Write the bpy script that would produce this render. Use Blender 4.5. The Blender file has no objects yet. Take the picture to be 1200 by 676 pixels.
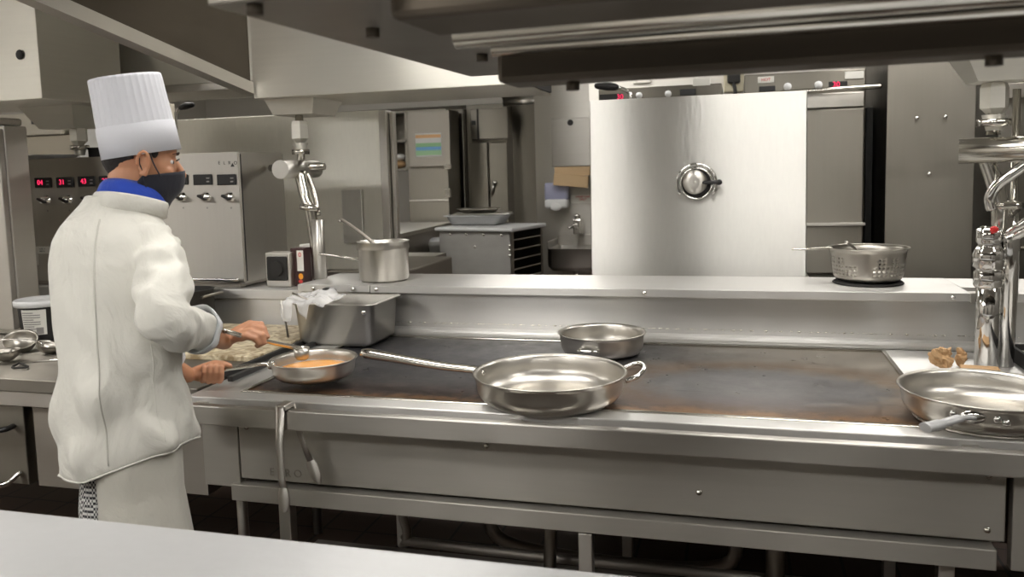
import bpy, bmesh, math, random
from mathutils import Vector, Matrix, noise
random.seed(7)
PI = math.pi
S = bpy.context.scene
C = S.collection

# ---------------------------------------------------------------- camera
F_PX, YAW, PIT, ROL, CY, EYE = 960.0, math.radians(15.45), math.radians(5.5), math.radians(1.5), 293.0, 1.58
fw = Vector((-math.sin(YAW)*math.cos(PIT), math.cos(YAW)*math.cos(PIT), -math.sin(PIT)))
_r = Vector((math.cos(YAW), math.sin(YAW), 0)); _u = _r.cross(fw)
RT = math.cos(ROL)*_r - math.sin(ROL)*_u
UP = math.sin(ROL)*_r + math.cos(ROL)*_u
cam = bpy.data.cameras.new('camera'); camo = bpy.data.objects.new('camera', cam); C.objects.link(camo)
cam.sensor_width = 36.0; cam.lens = 36.0*F_PX/1200.0
cam.shift_y = -(338.0-CY)/1200.0
camo.matrix_world = Matrix(((RT.x, UP.x, -fw.x, 0), (RT.y, UP.y, -fw.y, 0), (RT.z, UP.z, -fw.z, EYE), (0, 0, 0, 1)))
cam.dof.use_dof = True; cam.dof.focus_distance = 2.75; cam.dof.aperture_fstop = 4.0
cam.clip_start = 0.02
S.camera = camo

def ray(x, y): return fw + RT*((x-600)/F_PX) - UP*((y-CY)/F_PX)
def Yp(x, y, Y):
    d = ray(x, y); return Vector((0, 0, EYE)) + d*(Y/d.y)
def Zp(x, y, z):
    d = ray(x, y); return Vector((0, 0, EYE)) + d*((z-EYE)/d.z)
def rect(x0, y0, x1, y1, Y):            # world extents at depth Y of a rectangle seen in the photo
    a = Yp(x0, (y0+y1)/2, Y).x; b = Yp(x1, (y0+y1)/2, Y).x
    t = Yp((x0+x1)/2, y0, Y).z; u = Yp((x0+x1)/2, y1, Y).z
    return a, b, u, t

# ---------------------------------------------------------------- light and exposure
S.view_settings.view_transform = 'Standard'; S.view_settings.look = 'None'
S.view_settings.gamma = 1.0; S.view_settings.use_curve_mapping = False
S.cycles.sample_clamp_indirect = 5.0
S.view_settings.exposure = -0.58
W = bpy.data.worlds.new('world'); S.world = W; W.use_nodes = True
W.node_tree.nodes['Background'].inputs[0].default_value = (1, .97, .92, 1)
W.node_tree.nodes['Background'].inputs[1].default_value = 0.3
LAMP = 19.0        # emission of the ceiling diffusers
CEIL = 2.9
LAMPS = [(-3.4, -1.5), (-1.9, -1.5), (0.6, -1.5), (2.2, -1.5), (-5.2, -1.0), (-5.3, .3), (-4.0, -.1), (-1.6, -.1), (.3, -.1), (-1.35, 2.25), (.35, 2.45), (2.4, 1.6), (-3.6, 5.0), (-1.2, 5.0), (1.2, 4.5), (-5.0, 2.6), (-.2, 7.4)]  # unseen panels, many added to brighten the steel and its reflections

# ---------------------------------------------------------------- materials
def nt(name):
    m = bpy.data.materials.new(name); m.use_nodes = True
    return m, m.node_tree.nodes, m.node_tree.links, m.node_tree.nodes['Principled BSDF']
def plain(name, col, rough=.5, metal=0.0, emit=None, es=0.0, bump=0.0, bscale=60, var=0.0, trans=0.0, sheen=0.0):
    m, n, l, b = nt(name)
    b.inputs['Base Color'].default_value = (*col, 1); b.inputs['Roughness'].default_value = rough
    b.inputs['Metallic'].default_value = metal
    if trans: b.inputs['Transmission Weight'].default_value = trans
    if emit: b.inputs['Emission Color'].default_value = (*emit, 1); b.inputs['Emission Strength'].default_value = es
    if bump or var:
        tc = n.new('ShaderNodeTexCoord'); no = n.new('ShaderNodeTexNoise'); no.inputs['Scale'].default_value = bscale
        no.inputs['Detail'].default_value = 4; l.new(tc.outputs['Object'], no.inputs['Vector'])
        if bump:
            bp = n.new('ShaderNodeBump'); bp.inputs['Strength'].default_value = bump; bp.inputs['Distance'].default_value = .004
            l.new(no.outputs['Fac'], bp.inputs['Height']); l.new(bp.outputs['Normal'], b.inputs['Normal'])
        if var:
            mx = n.new('ShaderNodeMix'); mx.data_type = 'RGBA'
            mx.inputs[6].default_value = (*[c*(1-var) for c in col], 1); mx.inputs[7].default_value = (*[min(1, c*(1+var)) for c in col], 1)
            l.new(no.outputs['Fac'], mx.inputs[0]); l.new(mx.outputs[2], b.inputs['Base Color'])
    return m
def steel(name, col=(.53, .51, .475), rough=.33, brush=(3, 3, 70), grain=.05, wave=.25, wscale=1.3, smear=.10, dirt=0.0, aniso=.92, metal=1.0):
    # brushed stainless: fine grain lines, slow waves of the sheet, uneven polish and a few soft smears
    m, n, l, b = nt(name); b.inputs['Metallic'].default_value = metal
    tc = n.new('ShaderNodeTexCoord')
    mp = n.new('ShaderNodeMapping'); mp.inputs['Scale'].default_value = brush; l.new(tc.outputs['Object'], mp.inputs['Vector'])
    g = n.new('ShaderNodeTexNoise'); g.inputs['Scale'].default_value = 1.0; g.inputs['Detail'].default_value = 3; l.new(mp.outputs[0], g.inputs['Vector'])
    w = n.new('ShaderNodeTexNoise'); w.inputs['Scale'].default_value = wscale; w.inputs['Detail'].default_value = 2; l.new(tc.outputs['Object'], w.inputs['Vector'])
    s = n.new('ShaderNodeTexNoise'); s.inputs['Scale'].default_value = 7; s.inputs['Detail'].default_value = 3; s.inputs['Roughness'].default_value = .5
    l.new(tc.outputs['Object'], s.inputs['Vector'])
    r1 = n.new('ShaderNodeMapRange'); r1.inputs[1].default_value = .3; r1.inputs[2].default_value = .7
    r1.inputs[1].default_value = .25; r1.inputs[2].default_value = .75
    r1.inputs[3].default_value = max(.29, rough-smear*.4); r1.inputs[4].default_value = rough+smear*.4
    l.new(s.outputs['Fac'], r1.inputs[0])
    a = n.new('ShaderNodeMath'); a.operation = 'MULTIPLY_ADD'; a.inputs[1].default_value = .05; a.inputs[2].default_value = 0.0; l.new(g.outputs['Fac'], a.inputs[0])
    a2 = n.new('ShaderNodeMath'); a2.operation = 'ADD'; l.new(r1.outputs[0], a2.inputs[0]); l.new(a.outputs[0], a2.inputs[1]); l.new(a2.outputs[0], b.inputs['Roughness'])
    b1 = n.new('ShaderNodeBump'); b1.inputs['Strength'].default_value = wave; b1.inputs['Distance'].default_value = .012; l.new(w.outputs['Fac'], b1.inputs['Height'])
    b2 = n.new('ShaderNodeBump'); b2.inputs['Strength'].default_value = grain; b2.inputs['Distance'].default_value = .002; l.new(g.outputs['Fac'], b2.inputs['Height'])
    l.new(b1.outputs['Normal'], b2.inputs['Normal']); l.new(b2.outputs['Normal'], b.inputs['Normal'])
    if aniso:
        cx = n.new('ShaderNodeCombineXYZ'); cx.inputs[1].default_value = .35; cx.inputs[2].default_value = 1.0; b.inputs['Anisotropic'].default_value = aniso; l.new(cx.outputs[0], b.inputs['Tangent'])
    cr = n.new('ShaderNodeMix'); cr.data_type = 'RGBA'
    cr.inputs[6].default_value = (*[c*(.92-dirt) for c in col], 1); cr.inputs[7].default_value = (*[min(1, c*1.07) for c in col], 1)
    mr = n.new('ShaderNodeMath'); mr.operation = 'MULTIPLY_ADD'; mr.inputs[1].default_value = .5; l.new(g.outputs['Fac'], mr.inputs[0])
    m2 = n.new('ShaderNodeMath'); m2.operation = 'MULTIPLY'; m2.inputs[1].default_value = .4; l.new(s.outputs['Fac'], m2.inputs[0]); l.new(m2.outputs[0], mr.inputs[2])
    l.new(mr.outputs[0], cr.inputs[0]); l.new(cr.outputs[2], b.inputs['Base Color'])
    return m
M = {}
M['steel'] = steel('brushed_steel')
M['steel_fascia'] = steel('fascia_steel', col=(.45, .43, .39), rough=.36, wave=.15, metal=.72)
M['steel_v'] = steel('vertical_brushed_steel', brush=(60, 60, 3), wave=.2)
M['steel_soft'] = steel('satin_steel', col=(.62, .60, .56), rough=.33, wave=.3)
M['steel_glare'] = steel('glare_lid_steel', metal=.7, col=(.92, .90, .82), rough=.305, aniso=1.0, brush=(70, 70, 16), grain=.10, wave=.15)  # steel of the other lid, with lamp glare put into a paler colour
M['steel_bright'] = steel('lit_satin_steel', metal=.7, col=(.80, .78, .71), rough=.34, wave=.2)  # paler satin copy: lamp light on the bridge boxes put into the colour
M['steel_lid'] = steel('scratched_lid_steel', col=(.74, .73, .695), rough=.31, aniso=1.0, brush=(70, 70, 16), grain=.16, wave=.12, wscale=1.6, smear=.12)
M['steel_shade'] = steel('dark_shade_steel', col=(.10, .085, .068), rough=.42, wave=.3)  # dark base puts the shade inside the hood into colour; shelf uses it too
M['steel_mid'] = steel('mid_grey_steel', col=(.22, .205, .18), rough=.36, wave=.3)  # even mid-grey base for the shelf's end channel and lower panel
M['steel_dark'] = steel('dull_dark_steel', col=(.36, .335, .30), rough=.34, wave=.3)
M['steel_worn'] = steel('worn_counter_steel', metal=.8, col=(.68, .67, .65), rough=.36, brush=(4, 60, 60), grain=.05, wave=.2, smear=.14)
M['steel_pass'] = steel('lit_pass_steel', metal=.35, col=(.53, .535, .54), rough=.45, brush=(30, 40, 40), grain=.25, wave=.2, smear=.12)  # pale low-metal base puts lamp light on the pass into the colour
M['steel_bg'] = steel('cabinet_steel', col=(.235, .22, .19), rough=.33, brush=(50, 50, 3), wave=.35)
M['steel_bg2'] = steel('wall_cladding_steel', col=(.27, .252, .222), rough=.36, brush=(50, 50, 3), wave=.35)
M['pan'] = steel('pan_steel', aniso=0, col=(.60, .575, .53), rough=.30, brush=(10, 10, 60), grain=0, wave=.0, smear=.05)
M['pan_out'] = steel('pan_outside_steel', aniso=0, col=(.50, .475, .43), rough=.31, brush=(10, 10, 60), grain=0, wave=.0, smear=.08)
M['chrome'] = plain('chrome', (.78, .77, .75), .07, 1.0)
M['tube'] = plain('polished_tube', (.62, .60, .55), .17, 1.0, bump=.03, bscale=20)
M['black'] = plain('black_plastic', (.012, .012, .013), .35)
M['rubber'] = plain('matt_black', (.02, .019, .018), .7)
M['void'] = plain('near_black', (.018, .017, .016), .6)  # near-black for the shaded gap, the unseen fridge blocks and the dial
M['white_plastic'] = plain('white_plastic', (.78, .79, .80), .35)
M['plaster'] = plain('cream_wall_paint', (.80, .775, .72), .6, var=.03, bscale=3)
M['ceiling'] = plain('ceiling_paint', (.50, .485, .45), .7, var=.03)
M['side_paint'] = plain('grey_brown_wall_tile', (.20, .19, .17), .4, var=.05)
M['diffuser'] = plain('lamp_diffuser', (.9, .9, .9), .5, emit=(1.0, .965, .91), es=LAMP)
M['red'] = plain('red_plastic', (.6, .03, .03), .4)
M['led'] = plain('red_led_digits', (.3, .0, .02), .5, emit=(1.0, .03, .12), es=2.2)
M['label_white'] = plain('white_label', (.78, .77, .72), .5)
M['ink'] = plain('black_print', (.03, .03, .03), .6)
M['grey_ink'] = plain('grey_print', (.28, .27, .26), .6)
M['kraft'] = plain('brown_paper', (.52, .33, .17), .8, bump=.4, bscale=60, var=.15)
M['paper'] = plain('white_paper', (.75, .75, .74), .8, var=.04)
M['soapblue'] = plain('smoky_blue_plastic', (.35, .36, .50), .2)

def tile_floor():
    m, n, l, b = nt('quarry_tile_floor'); tc = n.new('ShaderNodeTexCoord')
    br = n.new('ShaderNodeTexBrick'); br.inputs['Scale'].default_value = 1; br.offset = 0
    br.inputs['Brick Width'].default_value = .2; br.inputs['Row Height'].default_value = .2; br.inputs['Mortar Size'].default_value = .006
    br.inputs['Color1'].default_value = (.085, .06, .05, 1); br.inputs['Color2'].default_value = (.11, .075, .06, 1); br.inputs['Mortar'].default_value = (.04, .037, .035, 1)
    l.new(tc.outputs['Object'], br.inputs['Vector']); l.new(br.outputs['Color'], b.inputs['Base Color'])
    b.inputs['Roughness'].default_value = .6; b.inputs['Specular IOR Level'].default_value = .25
    return m
M['floor'] = tile_floor()

def griddle_mat():
    # seasoned plate: blue-black patina on the left, tan heat stain to the right lightened for the lid's reflection, a scraped grey oval and rusty front edge
    m, n, l, b = nt('seasoned_griddle_plate'); tc = n.new('ShaderNodeTexCoord'); sh0 = n.new('ShaderNodeMapping'); sh0.inputs['Location'].default_value = (0, 2.17, 0); l.new(tc.outputs['Object'], sh0.inputs['Vector']); sx = n.new('ShaderNodeSeparateXYZ'); l.new(sh0.outputs[0], sx.inputs[0])
    def noi(scale, det=5, vec=None, sc=None):
        q = n.new('ShaderNodeTexNoise'); q.inputs['Scale'].default_value = scale; q.inputs['Detail'].default_value = det; q.inputs['Roughness'].default_value = .62
        if sc:
            mp = n.new('ShaderNodeMapping'); mp.inputs['Scale'].default_value = sc; l.new(tc.outputs['Object'], mp.inputs['Vector']); l.new(mp.outputs[0], q.inputs['Vector'])
        else: l.new(tc.outputs['Object'], q.inputs['Vector'])
        return q.outputs['Fac']
    def mr(src, a, c, d=0., e=1.):
        q = n.new('ShaderNodeMapRange'); q.inputs[1].default_value = a; q.inputs[2].default_value = c; q.inputs[3].default_value = d; q.inputs[4].default_value = e
        l.new(src, q.inputs[0]); return q.outputs[0]
    def ma(op, x, y):
        q = n.new('ShaderNodeMath'); q.operation = op
        for i, v in enumerate((x, y)):
            if isinstance(v, (int, float)): q.inputs[i].default_value = v
            else: l.new(v, q.inputs[i])
        return q.outputs[0]
    def mix(f, a, c):
        q = n.new('ShaderNodeMix'); q.data_type = 'RGBA'; l.new(f, q.inputs[0])
        for i, v in ((6, a), (7, c)):
            if isinstance(v, tuple): q.inputs[i].default_value = (*v, 1)
            else: l.new(v, q.inputs[i])
        return q.outputs[2]
    big = noi(2.2, 6); fine = noi(14, 8); streak = noi(1, 5, sc=(3, 30, 1))
    xw = ma('ADD', sx.outputs[0], ma('MULTIPLY', ma('SUBTRACT', big, .5), .7))
    right = mr(xw, -.45, .25)
    tan = mix(mr(fine, .35, .7), (.27, .24, .20), (.38, .345, .295))
    blue = mix(mr(big, .35, .65), (.06, .06, .068), (.12, .115, .118))
    col = mix(right, blue, tan)
    # scraped oval
    dx = ma('MULTIPLY', ma('SUBTRACT', sx.outputs[0], .08), 1.9); dy = ma('MULTIPLY', ma('SUBTRACT', sx.outputs[1], 2.58), 3.0)
    d = ma('SQRT', ma('ADD', ma('MULTIPLY', dx, dx), ma('MULTIPLY', dy, dy)), 0)
    d = ma('ADD', d, ma('MULTIPLY', ma('SUBTRACT', fine, .5), .5))
    col = mix(mr(d, .85, .55), col, (.20, .195, .20))
    ring = ma('MULTIPLY', mr(d, .6, .85), mr(d, 1.15, .9))
    col = mix(ma('MULTIPLY', ring, .6), col, (.20, .125, .075))
    # purple-brown heat tint and burnt front edge
    yw = ma('ADD', sx.outputs[1], ma('MULTIPLY', ma('SUBTRACT', fine, .5), .25))
    col = mix(ma('MULTIPLY', mr(yw, 2.50, 2.36), .55), col, (.10, .055, .045))
    col = mix(ma('MULTIPLY', mr(yw, 2.34, 2.28), .8), col, (.30, .16, .07))
    col = mix(ma('MULTIPLY', mr(streak, .66, .74), .8), col, (.025, .022, .02))
    l.new(col, b.inputs['Base Color']); b.inputs['Metallic'].default_value = .75
    l.new(mr(fine, .3, .7, .26, .46), b.inputs['Roughness'])
    bp = n.new('ShaderNodeBump'); bp.inputs['Strength'].default_value = .15; bp.inputs['Distance'].default_value = .003; l.new(fine, bp.inputs['Height']); l.new(bp.outputs['Normal'], b.inputs['Normal'])
    return m
M['griddle'] = griddle_mat()

def cloth(name, col, bump=.25, check=False):
    m, n, l, b = nt(name); b.inputs['Base Color'].default_value = (*col, 1); b.inputs['Roughness'].default_value = .85
    b.inputs['Sheen Weight'].default_value = .15
    tc = n.new('ShaderNodeTexCoord')
    q = n.new('ShaderNodeTexNoise'); q.inputs['Scale'].default_value = 9; q.inputs['Detail'].default_value = 5; q.inputs['Distortion'].default_value = .6
    mp = n.new('ShaderNodeMapping'); mp.inputs['Scale'].default_value = (1, 1, .55); l.new(tc.outputs['Object'], mp.inputs['Vector']); l.new(mp.outputs[0], q.inputs['Vector'])
    bp = n.new('ShaderNodeBump'); bp.inputs['Strength'].default_value = min(1, bump*1.8); bp.inputs['Distance'].default_value = .035
    l.new(q.outputs['Fac'], bp.inputs['Height']); l.new(bp.outputs['Normal'], b.inputs['Normal'])
    if check:
        mp2 = n.new('ShaderNodeMapping'); mp2.inputs['Rotation'].default_value = (0, 0, math.radians(45)); l.new(tc.outputs['Object'], mp2.inputs['Vector'])
        ck = n.new('ShaderNodeTexChecker'); ck.inputs['Scale'].default_value = 140
        ck.inputs['Color1'].default_value = (.03, .03, .035, 1); ck.inputs['Color2'].default_value = (.62, .62, .60, 1)
        l.new(mp2.outputs[0], ck.inputs['Vector']); l.new(ck.outputs['Color'], b.inputs['Base Color'])
    return m
M['jacket'] = cloth('white_jacket_cotton', (.70, .69, .635), .35)
M['cuff'] = cloth('turned_cuff_cotton', (.70, .72, .75), .15)
M['apron'] = cloth('pale_apron_cotton', (.52, .505, .45), .35)
M['check'] = cloth('checked_trouser_cotton', (.2, .2, .2), .1, check=True)
M['blue'] = cloth('blue_neckerchief', (.012, .055, .42), .2)
M['mask'] = cloth('black_mask_fabric', (.010, .011, .020), .15)
M['hat'] = plain('paper_toque', (.66, .67, .72), .75, bump=.05, bscale=200)
M['hair'] = plain('black_hair', (.012, .009, .008), .55, bump=.8, bscale=220)
def skin(name, col):
    m, n, l, b = nt(name); tc = n.new('ShaderNodeTexCoord'); q = n.new('ShaderNodeTexNoise'); q.inputs['Scale'].default_value = 22; q.inputs['Detail'].default_value = 5
    l.new(tc.outputs['Object'], q.inputs['Vector'])
    mx = n.new('ShaderNodeMix'); mx.data_type = 'RGBA'; mx.inputs[6].default_value = (col[0]*.88, col[1]*.78, col[2]*.74, 1); mx.inputs[7].default_value = (min(1, col[0]*1.1), col[1]*1.12, col[2]*1.12, 1)
    l.new(q.outputs['Fac'], mx.inputs[0]); l.new(mx.outputs[2], b.inputs['Base Color'])
    b.inputs['Roughness'].default_value = .45; b.inputs['Subsurface Weight'].default_value = .12; b.inputs['Subsurface Radius'].default_value = (1, .35, .2); b.inputs['Subsurface Scale'].default_value = .01
    bp = n.new('ShaderNodeBump'); bp.inputs['Strength'].default_value = .15; bp.inputs['Distance'].default_value = .003; l.new(q.outputs['Fac'], bp.inputs['Height']); l.new(bp.outputs['Normal'], b.inputs['Normal'])
    return m
M['skin'] = skin('warm_brown_skin', (.52, .265, .155))

# ---------------------------------------------------------------- mesh helpers
LOC = {}
def merge(bm, o):
    me = bpy.data.meshes.new('t'); o.to_mesh(me); o.free(); bm.from_mesh(me); bpy.data.meshes.remove(me)
def box(bm, x0, x1, y0, y1, z0, z1, bev=0.0, rot=None, seg=2, smooth=False):
    o = bmesh.new(); bmesh.ops.create_cube(o, size=1)
    for v in o.verts: v.co = Vector(((x0+x1)/2+v.co.x*(x1-x0), (y0+y1)/2+v.co.y*(y1-y0), (z0+z1)/2+v.co.z*(z1-z0)))
    if bev: bmesh.ops.bevel(o, geom=o.edges[:]+o.verts[:], offset=bev, segments=seg, affect='EDGES', profile=.5)
    if rot: bmesh.ops.transform(o, matrix=rot, verts=o.verts)
    for f in o.faces: f.smooth = smooth
    merge(bm, o)
def about(p, ang, axis): p = Vector(p); return Matrix.Translation(p) @ Matrix.Rotation(ang, 4, axis) @ Matrix.Translation(-p)
def ring_loft(bm, rings, caps=True, smooth=True, closed=True):
    vs = [[bm.verts.new(p) for p in r] for r in rings]
    n = len(vs[0])
    for i in range(len(vs)-1):
        for j in range(n if closed else n-1):
            f = bm.faces.new((vs[i][j], vs[i][(j+1) % n], vs[i+1][(j+1) % n], vs[i+1][j])); f.smooth = smooth
    if caps:
        for r, rv in ((vs[0], True), (vs[-1], False)):
            f = bm.faces.new(list(reversed(r)) if rv else r); f.smooth = False
    return vs
def tube(bm, pts, rad, seg=14, flat=1.0, flatdir=None, round_ends=False):
    pts = [Vector(p) for p in pts]
    if not isinstance(rad, (list, tuple)): rad = [rad]*len(pts)
    rad = list(rad)
    if round_ends:
        a, b2 = pts[0], pts[1]; c, d = pts[-1], pts[-2]
        ea = (a-b2).normalized(); ec = (c-d).normalized(); ra, rc = rad[0], rad[-1]
        pts = [a+ea*ra*.97, a+ea*ra*.7] + pts + [c+ec*rc*.7, c+ec*rc*.97]
        rad = [ra*.25, ra*.72] + rad + [rc*.72, rc*.25]
    n = len(pts); rings = []; prev = None
    for i in range(n):
        t = (pts[min(i+1, n-1)]-pts[max(i-1, 0)]).normalized()
        if prev is None:
            ref = Vector(flatdir) if flatdir is not None else (Vector((0, 0, 1)) if abs(t.z) < .9 else Vector((1, 0, 0)))
            nn = (ref - t*ref.dot(t)).normalized()
        else: nn = (prev - t*prev.dot(t)).normalized()
        prev = nn; bb = t.cross(nn)
        rings.append([pts[i] + (nn*math.cos(2*PI*j/seg)*flat + bb*math.sin(2*PI*j/seg))*rad[i] for j in range(seg)])
    o = bmesh.new(); ring_loft(o, rings); bmesh.ops.recalc_face_normals(o, faces=o.faces); merge(bm, o)
def smooth_path(pts, n=6):
    pts = [Vector(p) for p in pts]; out = []
    P = [pts[0]*2-pts[1]] + pts + [pts[-1]*2-pts[-2]]
    for i in range(1, len(P)-2):
        for k in range(n):
            t = k/n; a, b, c, d = P[i-1], P[i], P[i+1], P[i+2]
            out.append(.5*((2*b)+(c-a)*t+(2*a-5*b+4*c-d)*t*t+(3*b-a-3*c+d)*t**3))
    out.append(pts[-1]); return out
def lathe(bm, prof, c=(0, 0, 0), seg=48, mat=None, smooth=True, caps=False, mod=None, sx=1, sy=1):
    c = Vector(c); rings = []
    for r, z in prof:
        ring = []
        for j in range(seg):
            a = 2*PI*j/seg; rr = r + (mod(a, z) if mod else 0)
            v = Vector((rr*math.cos(a)*sx, rr*math.sin(a)*sy, z))
            if mat is not None: v = mat @ v
            ring.append(c+v)
        rings.append(ring)
    o = bmesh.new(); ring_loft(o, rings, caps=caps, smooth=smooth); bmesh.ops.recalc_face_normals(o, faces=o.faces); merge(bm, o)
def align(d):       # matrix taking +Z to direction d
    return Vector(d).normalized().to_track_quat('Z', 'Y').to_matrix().to_4x4()
def cyl(bm, p0, p1, r0, r1=None, seg=24):
    r1 = r0 if r1 is None else r1; p0 = Vector(p0); p1 = Vector(p1); L = (p1-p0).length
    lathe(bm, [(r0, 0), (r1, L)], p0, seg, mat=align(p1-p0), caps=True)
def ell(bm, c, rx, ry, rz, mat=None, seg=24):
    o = bmesh.new(); bmesh.ops.create_uvsphere(o, u_segments=seg, v_segments=seg//2+2, radius=1)
    for v in o.verts:
        p = Vector((v.co.x*rx, v.co.y*ry, v.co.z*rz)); v.co = Vector(c) + (mat @ p if mat is not None else p)
    for f in o.faces: f.smooth = True
    merge(bm, o)
def poly(bm, pts, ext):      # flat polygon pts extruded by vector ext
    ext = Vector(ext); a = [bm.verts.new(p) for p in pts]; b = [bm.verts.new(Vector(p)+ext) for p in pts]; n = len(a)
    bm.faces.new(a); bm.faces.new(list(reversed(b)))
    for i in range(n): bm.faces.new((a[i], b[i], b[(i+1) % n], a[(i+1) % n]))
def obj(name, bm, mat, parent=None, label=None, fix=True):
    if fix: bmesh.ops.recalc_face_normals(bm, faces=bm.faces)
    L = LOC.get(parent.name, Vector()) if parent else None
    if parent:
        for v in bm.verts: v.co -= L
    me = bpy.data.meshes.new(name); bm.to_mesh(me); bm.free(); me.materials.append(M[mat] if isinstance(mat, str) else mat)
    o = bpy.data.objects.new(name, me); C.objects.link(o)
    if parent: o.parent = parent; LOC[o.name] = L
    if label: o['label'] = label
    return o
def thing(name, label, cat, loc=(0, 0, 0), group=None):
    o = bpy.data.objects.new(name, None); o.empty_display_size = .05; C.objects.link(o); o.location = loc
    LOC[o.name] = Vector(loc); o['label'] = label; o['category'] = cat
    if group: o['group'] = group
    return o
def tag(o, label, cat, group=None):
    o['label'] = label; o['category'] = cat
    if group: o['group'] = group
    # origin at the base centre
    me = o.data; xs = [v.co for v in me.vertices]
    c = Vector(((min(p.x for p in xs)+max(p.x for p in xs))/2, (min(p.y for p in xs)+max(p.y for p in xs))/2, min(p.z for p in xs)))
    for v in me.vertices: v.co -= c
    o.location = c
    return o
def B(): return bmesh.new()
def bx(name, mat, parent, *a, label=None, **k):
    b = B(); box(b, *a, **k); return obj(name, b, mat, parent, label)
def struct(name, b, mat, parent=None):
    o = obj(name, b, mat, parent)
    if parent is None: o['kind'] = 'structure'
    return o
def text(name, s, size, mat, parent, M4, label=None, depth=.0006):
    cu = bpy.data.curves.new('t', 'FONT'); cu.body = s; cu.size = size; cu.extrude = depth; cu.align_x = 'CENTER'; cu.align_y = 'CENTER'
    to = bpy.data.objects.new('t', cu); C.objects.link(to); dg = bpy.context.evaluated_depsgraph_get()
    me = bpy.data.meshes.new_from_object(to.evaluated_get(dg)); bpy.data.objects.remove(to)
    b = B(); b.from_mesh(me); bmesh.ops.transform(b, matrix=M4, verts=b.verts)
    return obj(name, b, mat, parent, label, fix=False)
def facing(x, y, z, rx=90, rz=0): return Matrix.Translation((x, y, z)) @ Matrix.Rotation(math.radians(rz), 4, 'Z') @ Matrix.Rotation(math.radians(rx), 4, 'X')

# ================================================================ THE ROOM
X0, X1, Y0, Y1 = -6.2, 3.4, -2.4, 8.7
b = B(); box(b, X0-.1, X1+.1, Y0-.1, Y1+.1, -.1, 0); struct('floor', b, 'floor')
b = B(); box(b, X0-.1, X1+.1, Y0-.1, Y1+.1, CEIL, CEIL+.1); struct('ceiling', b, 'ceiling')
for nm, a in (('wall_back', (X0, X1, Y1, Y1+.1)), ('wall_front', (X0, X1, Y0-.1, Y0)), ('wall_left', (X0-.1, X0, Y0, Y1)), ('wall_right', (X1, X1+.1, Y0, Y1))):
    b = B(); box(b, *a, 0, CEIL); struct(nm, b, 'plaster' if nm in ('wall_back', 'wall_left') else 'side_paint')
proto = None
for i, (x, y) in enumerate(LAMPS):
    if proto is None:
        t = thing('unseen_ceiling_light', 'unseen ceiling light panel, placed to light the kitchen and its steel', 'light', (0, 0, 0), 'ceiling light panels')
        b = B()
        for sx in (-1, 1): box(b, sx*.61-.02, sx*.61+.02, -.32, .32, CEIL-.03, CEIL-.001, .004)
        for sy in (-1, 1): box(b, -.59, .59, sy*.3-.02, sy*.3+.02, CEIL-.03, CEIL-.001, .004)
        obj('frame', b, 'white_plastic', t); b = B(); box(b, -.59, .59, -.28, .28, CEIL-.02, CEIL-.002); obj('diffuser', b, 'diffuser', t)
        proto = t
    else:
        t = proto.copy(); C.objects.link(t)
        for ch in proto.children:
            c = ch.copy(); C.objects.link(c); c.parent = t
    t.location = (x, y, 0)

# right-hand partition behind the ovens
b = B(); box(b, -1.0, X1, 5.75, 5.87, 0, CEIL); struct('wall_partition', b, 'plaster')

# ================================================================ COOKING ISLAND
CX0, CX1 = -1.68, 2.2
ZC = .90
isl = thing('cooking_island', 'long stainless cooking island with built-in griddle and front rail', 'cooking range', (0, 2.17, 0))
b = B()   # worktop round the griddle opening
GX0, GX1, GY0, GY1 = -1.52, .50, 2.255, 3.145
box(b, CX0, CX1, 2.17, GY0-.012, ZC-.05, ZC, .004)
box(b, CX0, GX0-.012, GY0-.012, 3.22, ZC-.05, ZC, .002)
box(b, GX1+.012, CX1, GY0-.012, 3.22, ZC-.05, ZC, .002)
box(b, GX0-.012, GX1+.012, GY1+.012, 3.22, ZC-.05, ZC, .002)
obj('worktop', b, 'steel_worn', isl)
b = B()
for a in ((GX0-.014, GX1+.014, GY0-.014, GY0), (GX0-.014, GX1+.014, GY1, GY1+.014), (GX0-.014, GX0, GY0, GY1), (GX1, GX1+.014, GY0, GY1)):
    box(b, *a, ZC-.03, ZC+.004, .002)
obj('griddle_rim', b, 'tube', isl)
b = B(); box(b, GX0, GX1, GY0, GY1, ZC-.04, ZC-.004); obj('griddle_plate', b, 'griddle', isl, 'dark seasoned griddle plate with brown heat stains')
b = B(); box(b, CX0, CX1, 2.175, 2.20, .835, ZC-.05); obj('apron_strip', b, 'steel', isl)
# front rail, a flat bar in front of the worktop
b = B(); box(b, CX0, 1.5, 2.085, 2.115, .838, .898, .004); box(b, 1.45, 1.5, 2.1, 2.18, .85, .89)
obj('front_rail', b, 'steel', isl)
for x in (-1.62, -.6, .55, 1.3): bx('rail_bracket', 'steel', isl, x-.02, x+.02, 2.11, 2.19, .86, .885, .003)
# fascia panels
b = B(); box(b, -1.52, .64, 2.20, 2.235, .632, .84, .003); obj('fascia_panel', b, 'steel_fascia', isl)
b = B(); box(b, .655, 1.6, 2.20, 2.235, .56, .84, .003); obj('fascia_panel', b, 'steel_fascia', isl)
b = B(); box(b, -1.655, -1.525, 2.20, 2.235, .60, .84, .003); obj('end_cover', b, 'steel_fascia', isl)
for x, z in ((-1.49, .80), (-.70, .79), (.60, .80), (.60, .66), (-.1, .70)):
    b = B(); lathe(b, [(0, .006), (.006, .005), (.009, 0)], (x, 2.199, z), 16, mat=Matrix.Rotation(math.radians(90), 4, 'X')); obj('screw', b, 'tube', isl)
b = B(); box(b, -1.55, .62, 2.185, 2.24, .562, .616, .003); obj('lower_rail', b, 'steel_fascia', isl)
b = B(); box(b, -1.5, 1.6, 2.27, 3.2, .60, .86); obj('burner_housing', b, 'steel_dark', isl)
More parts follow.
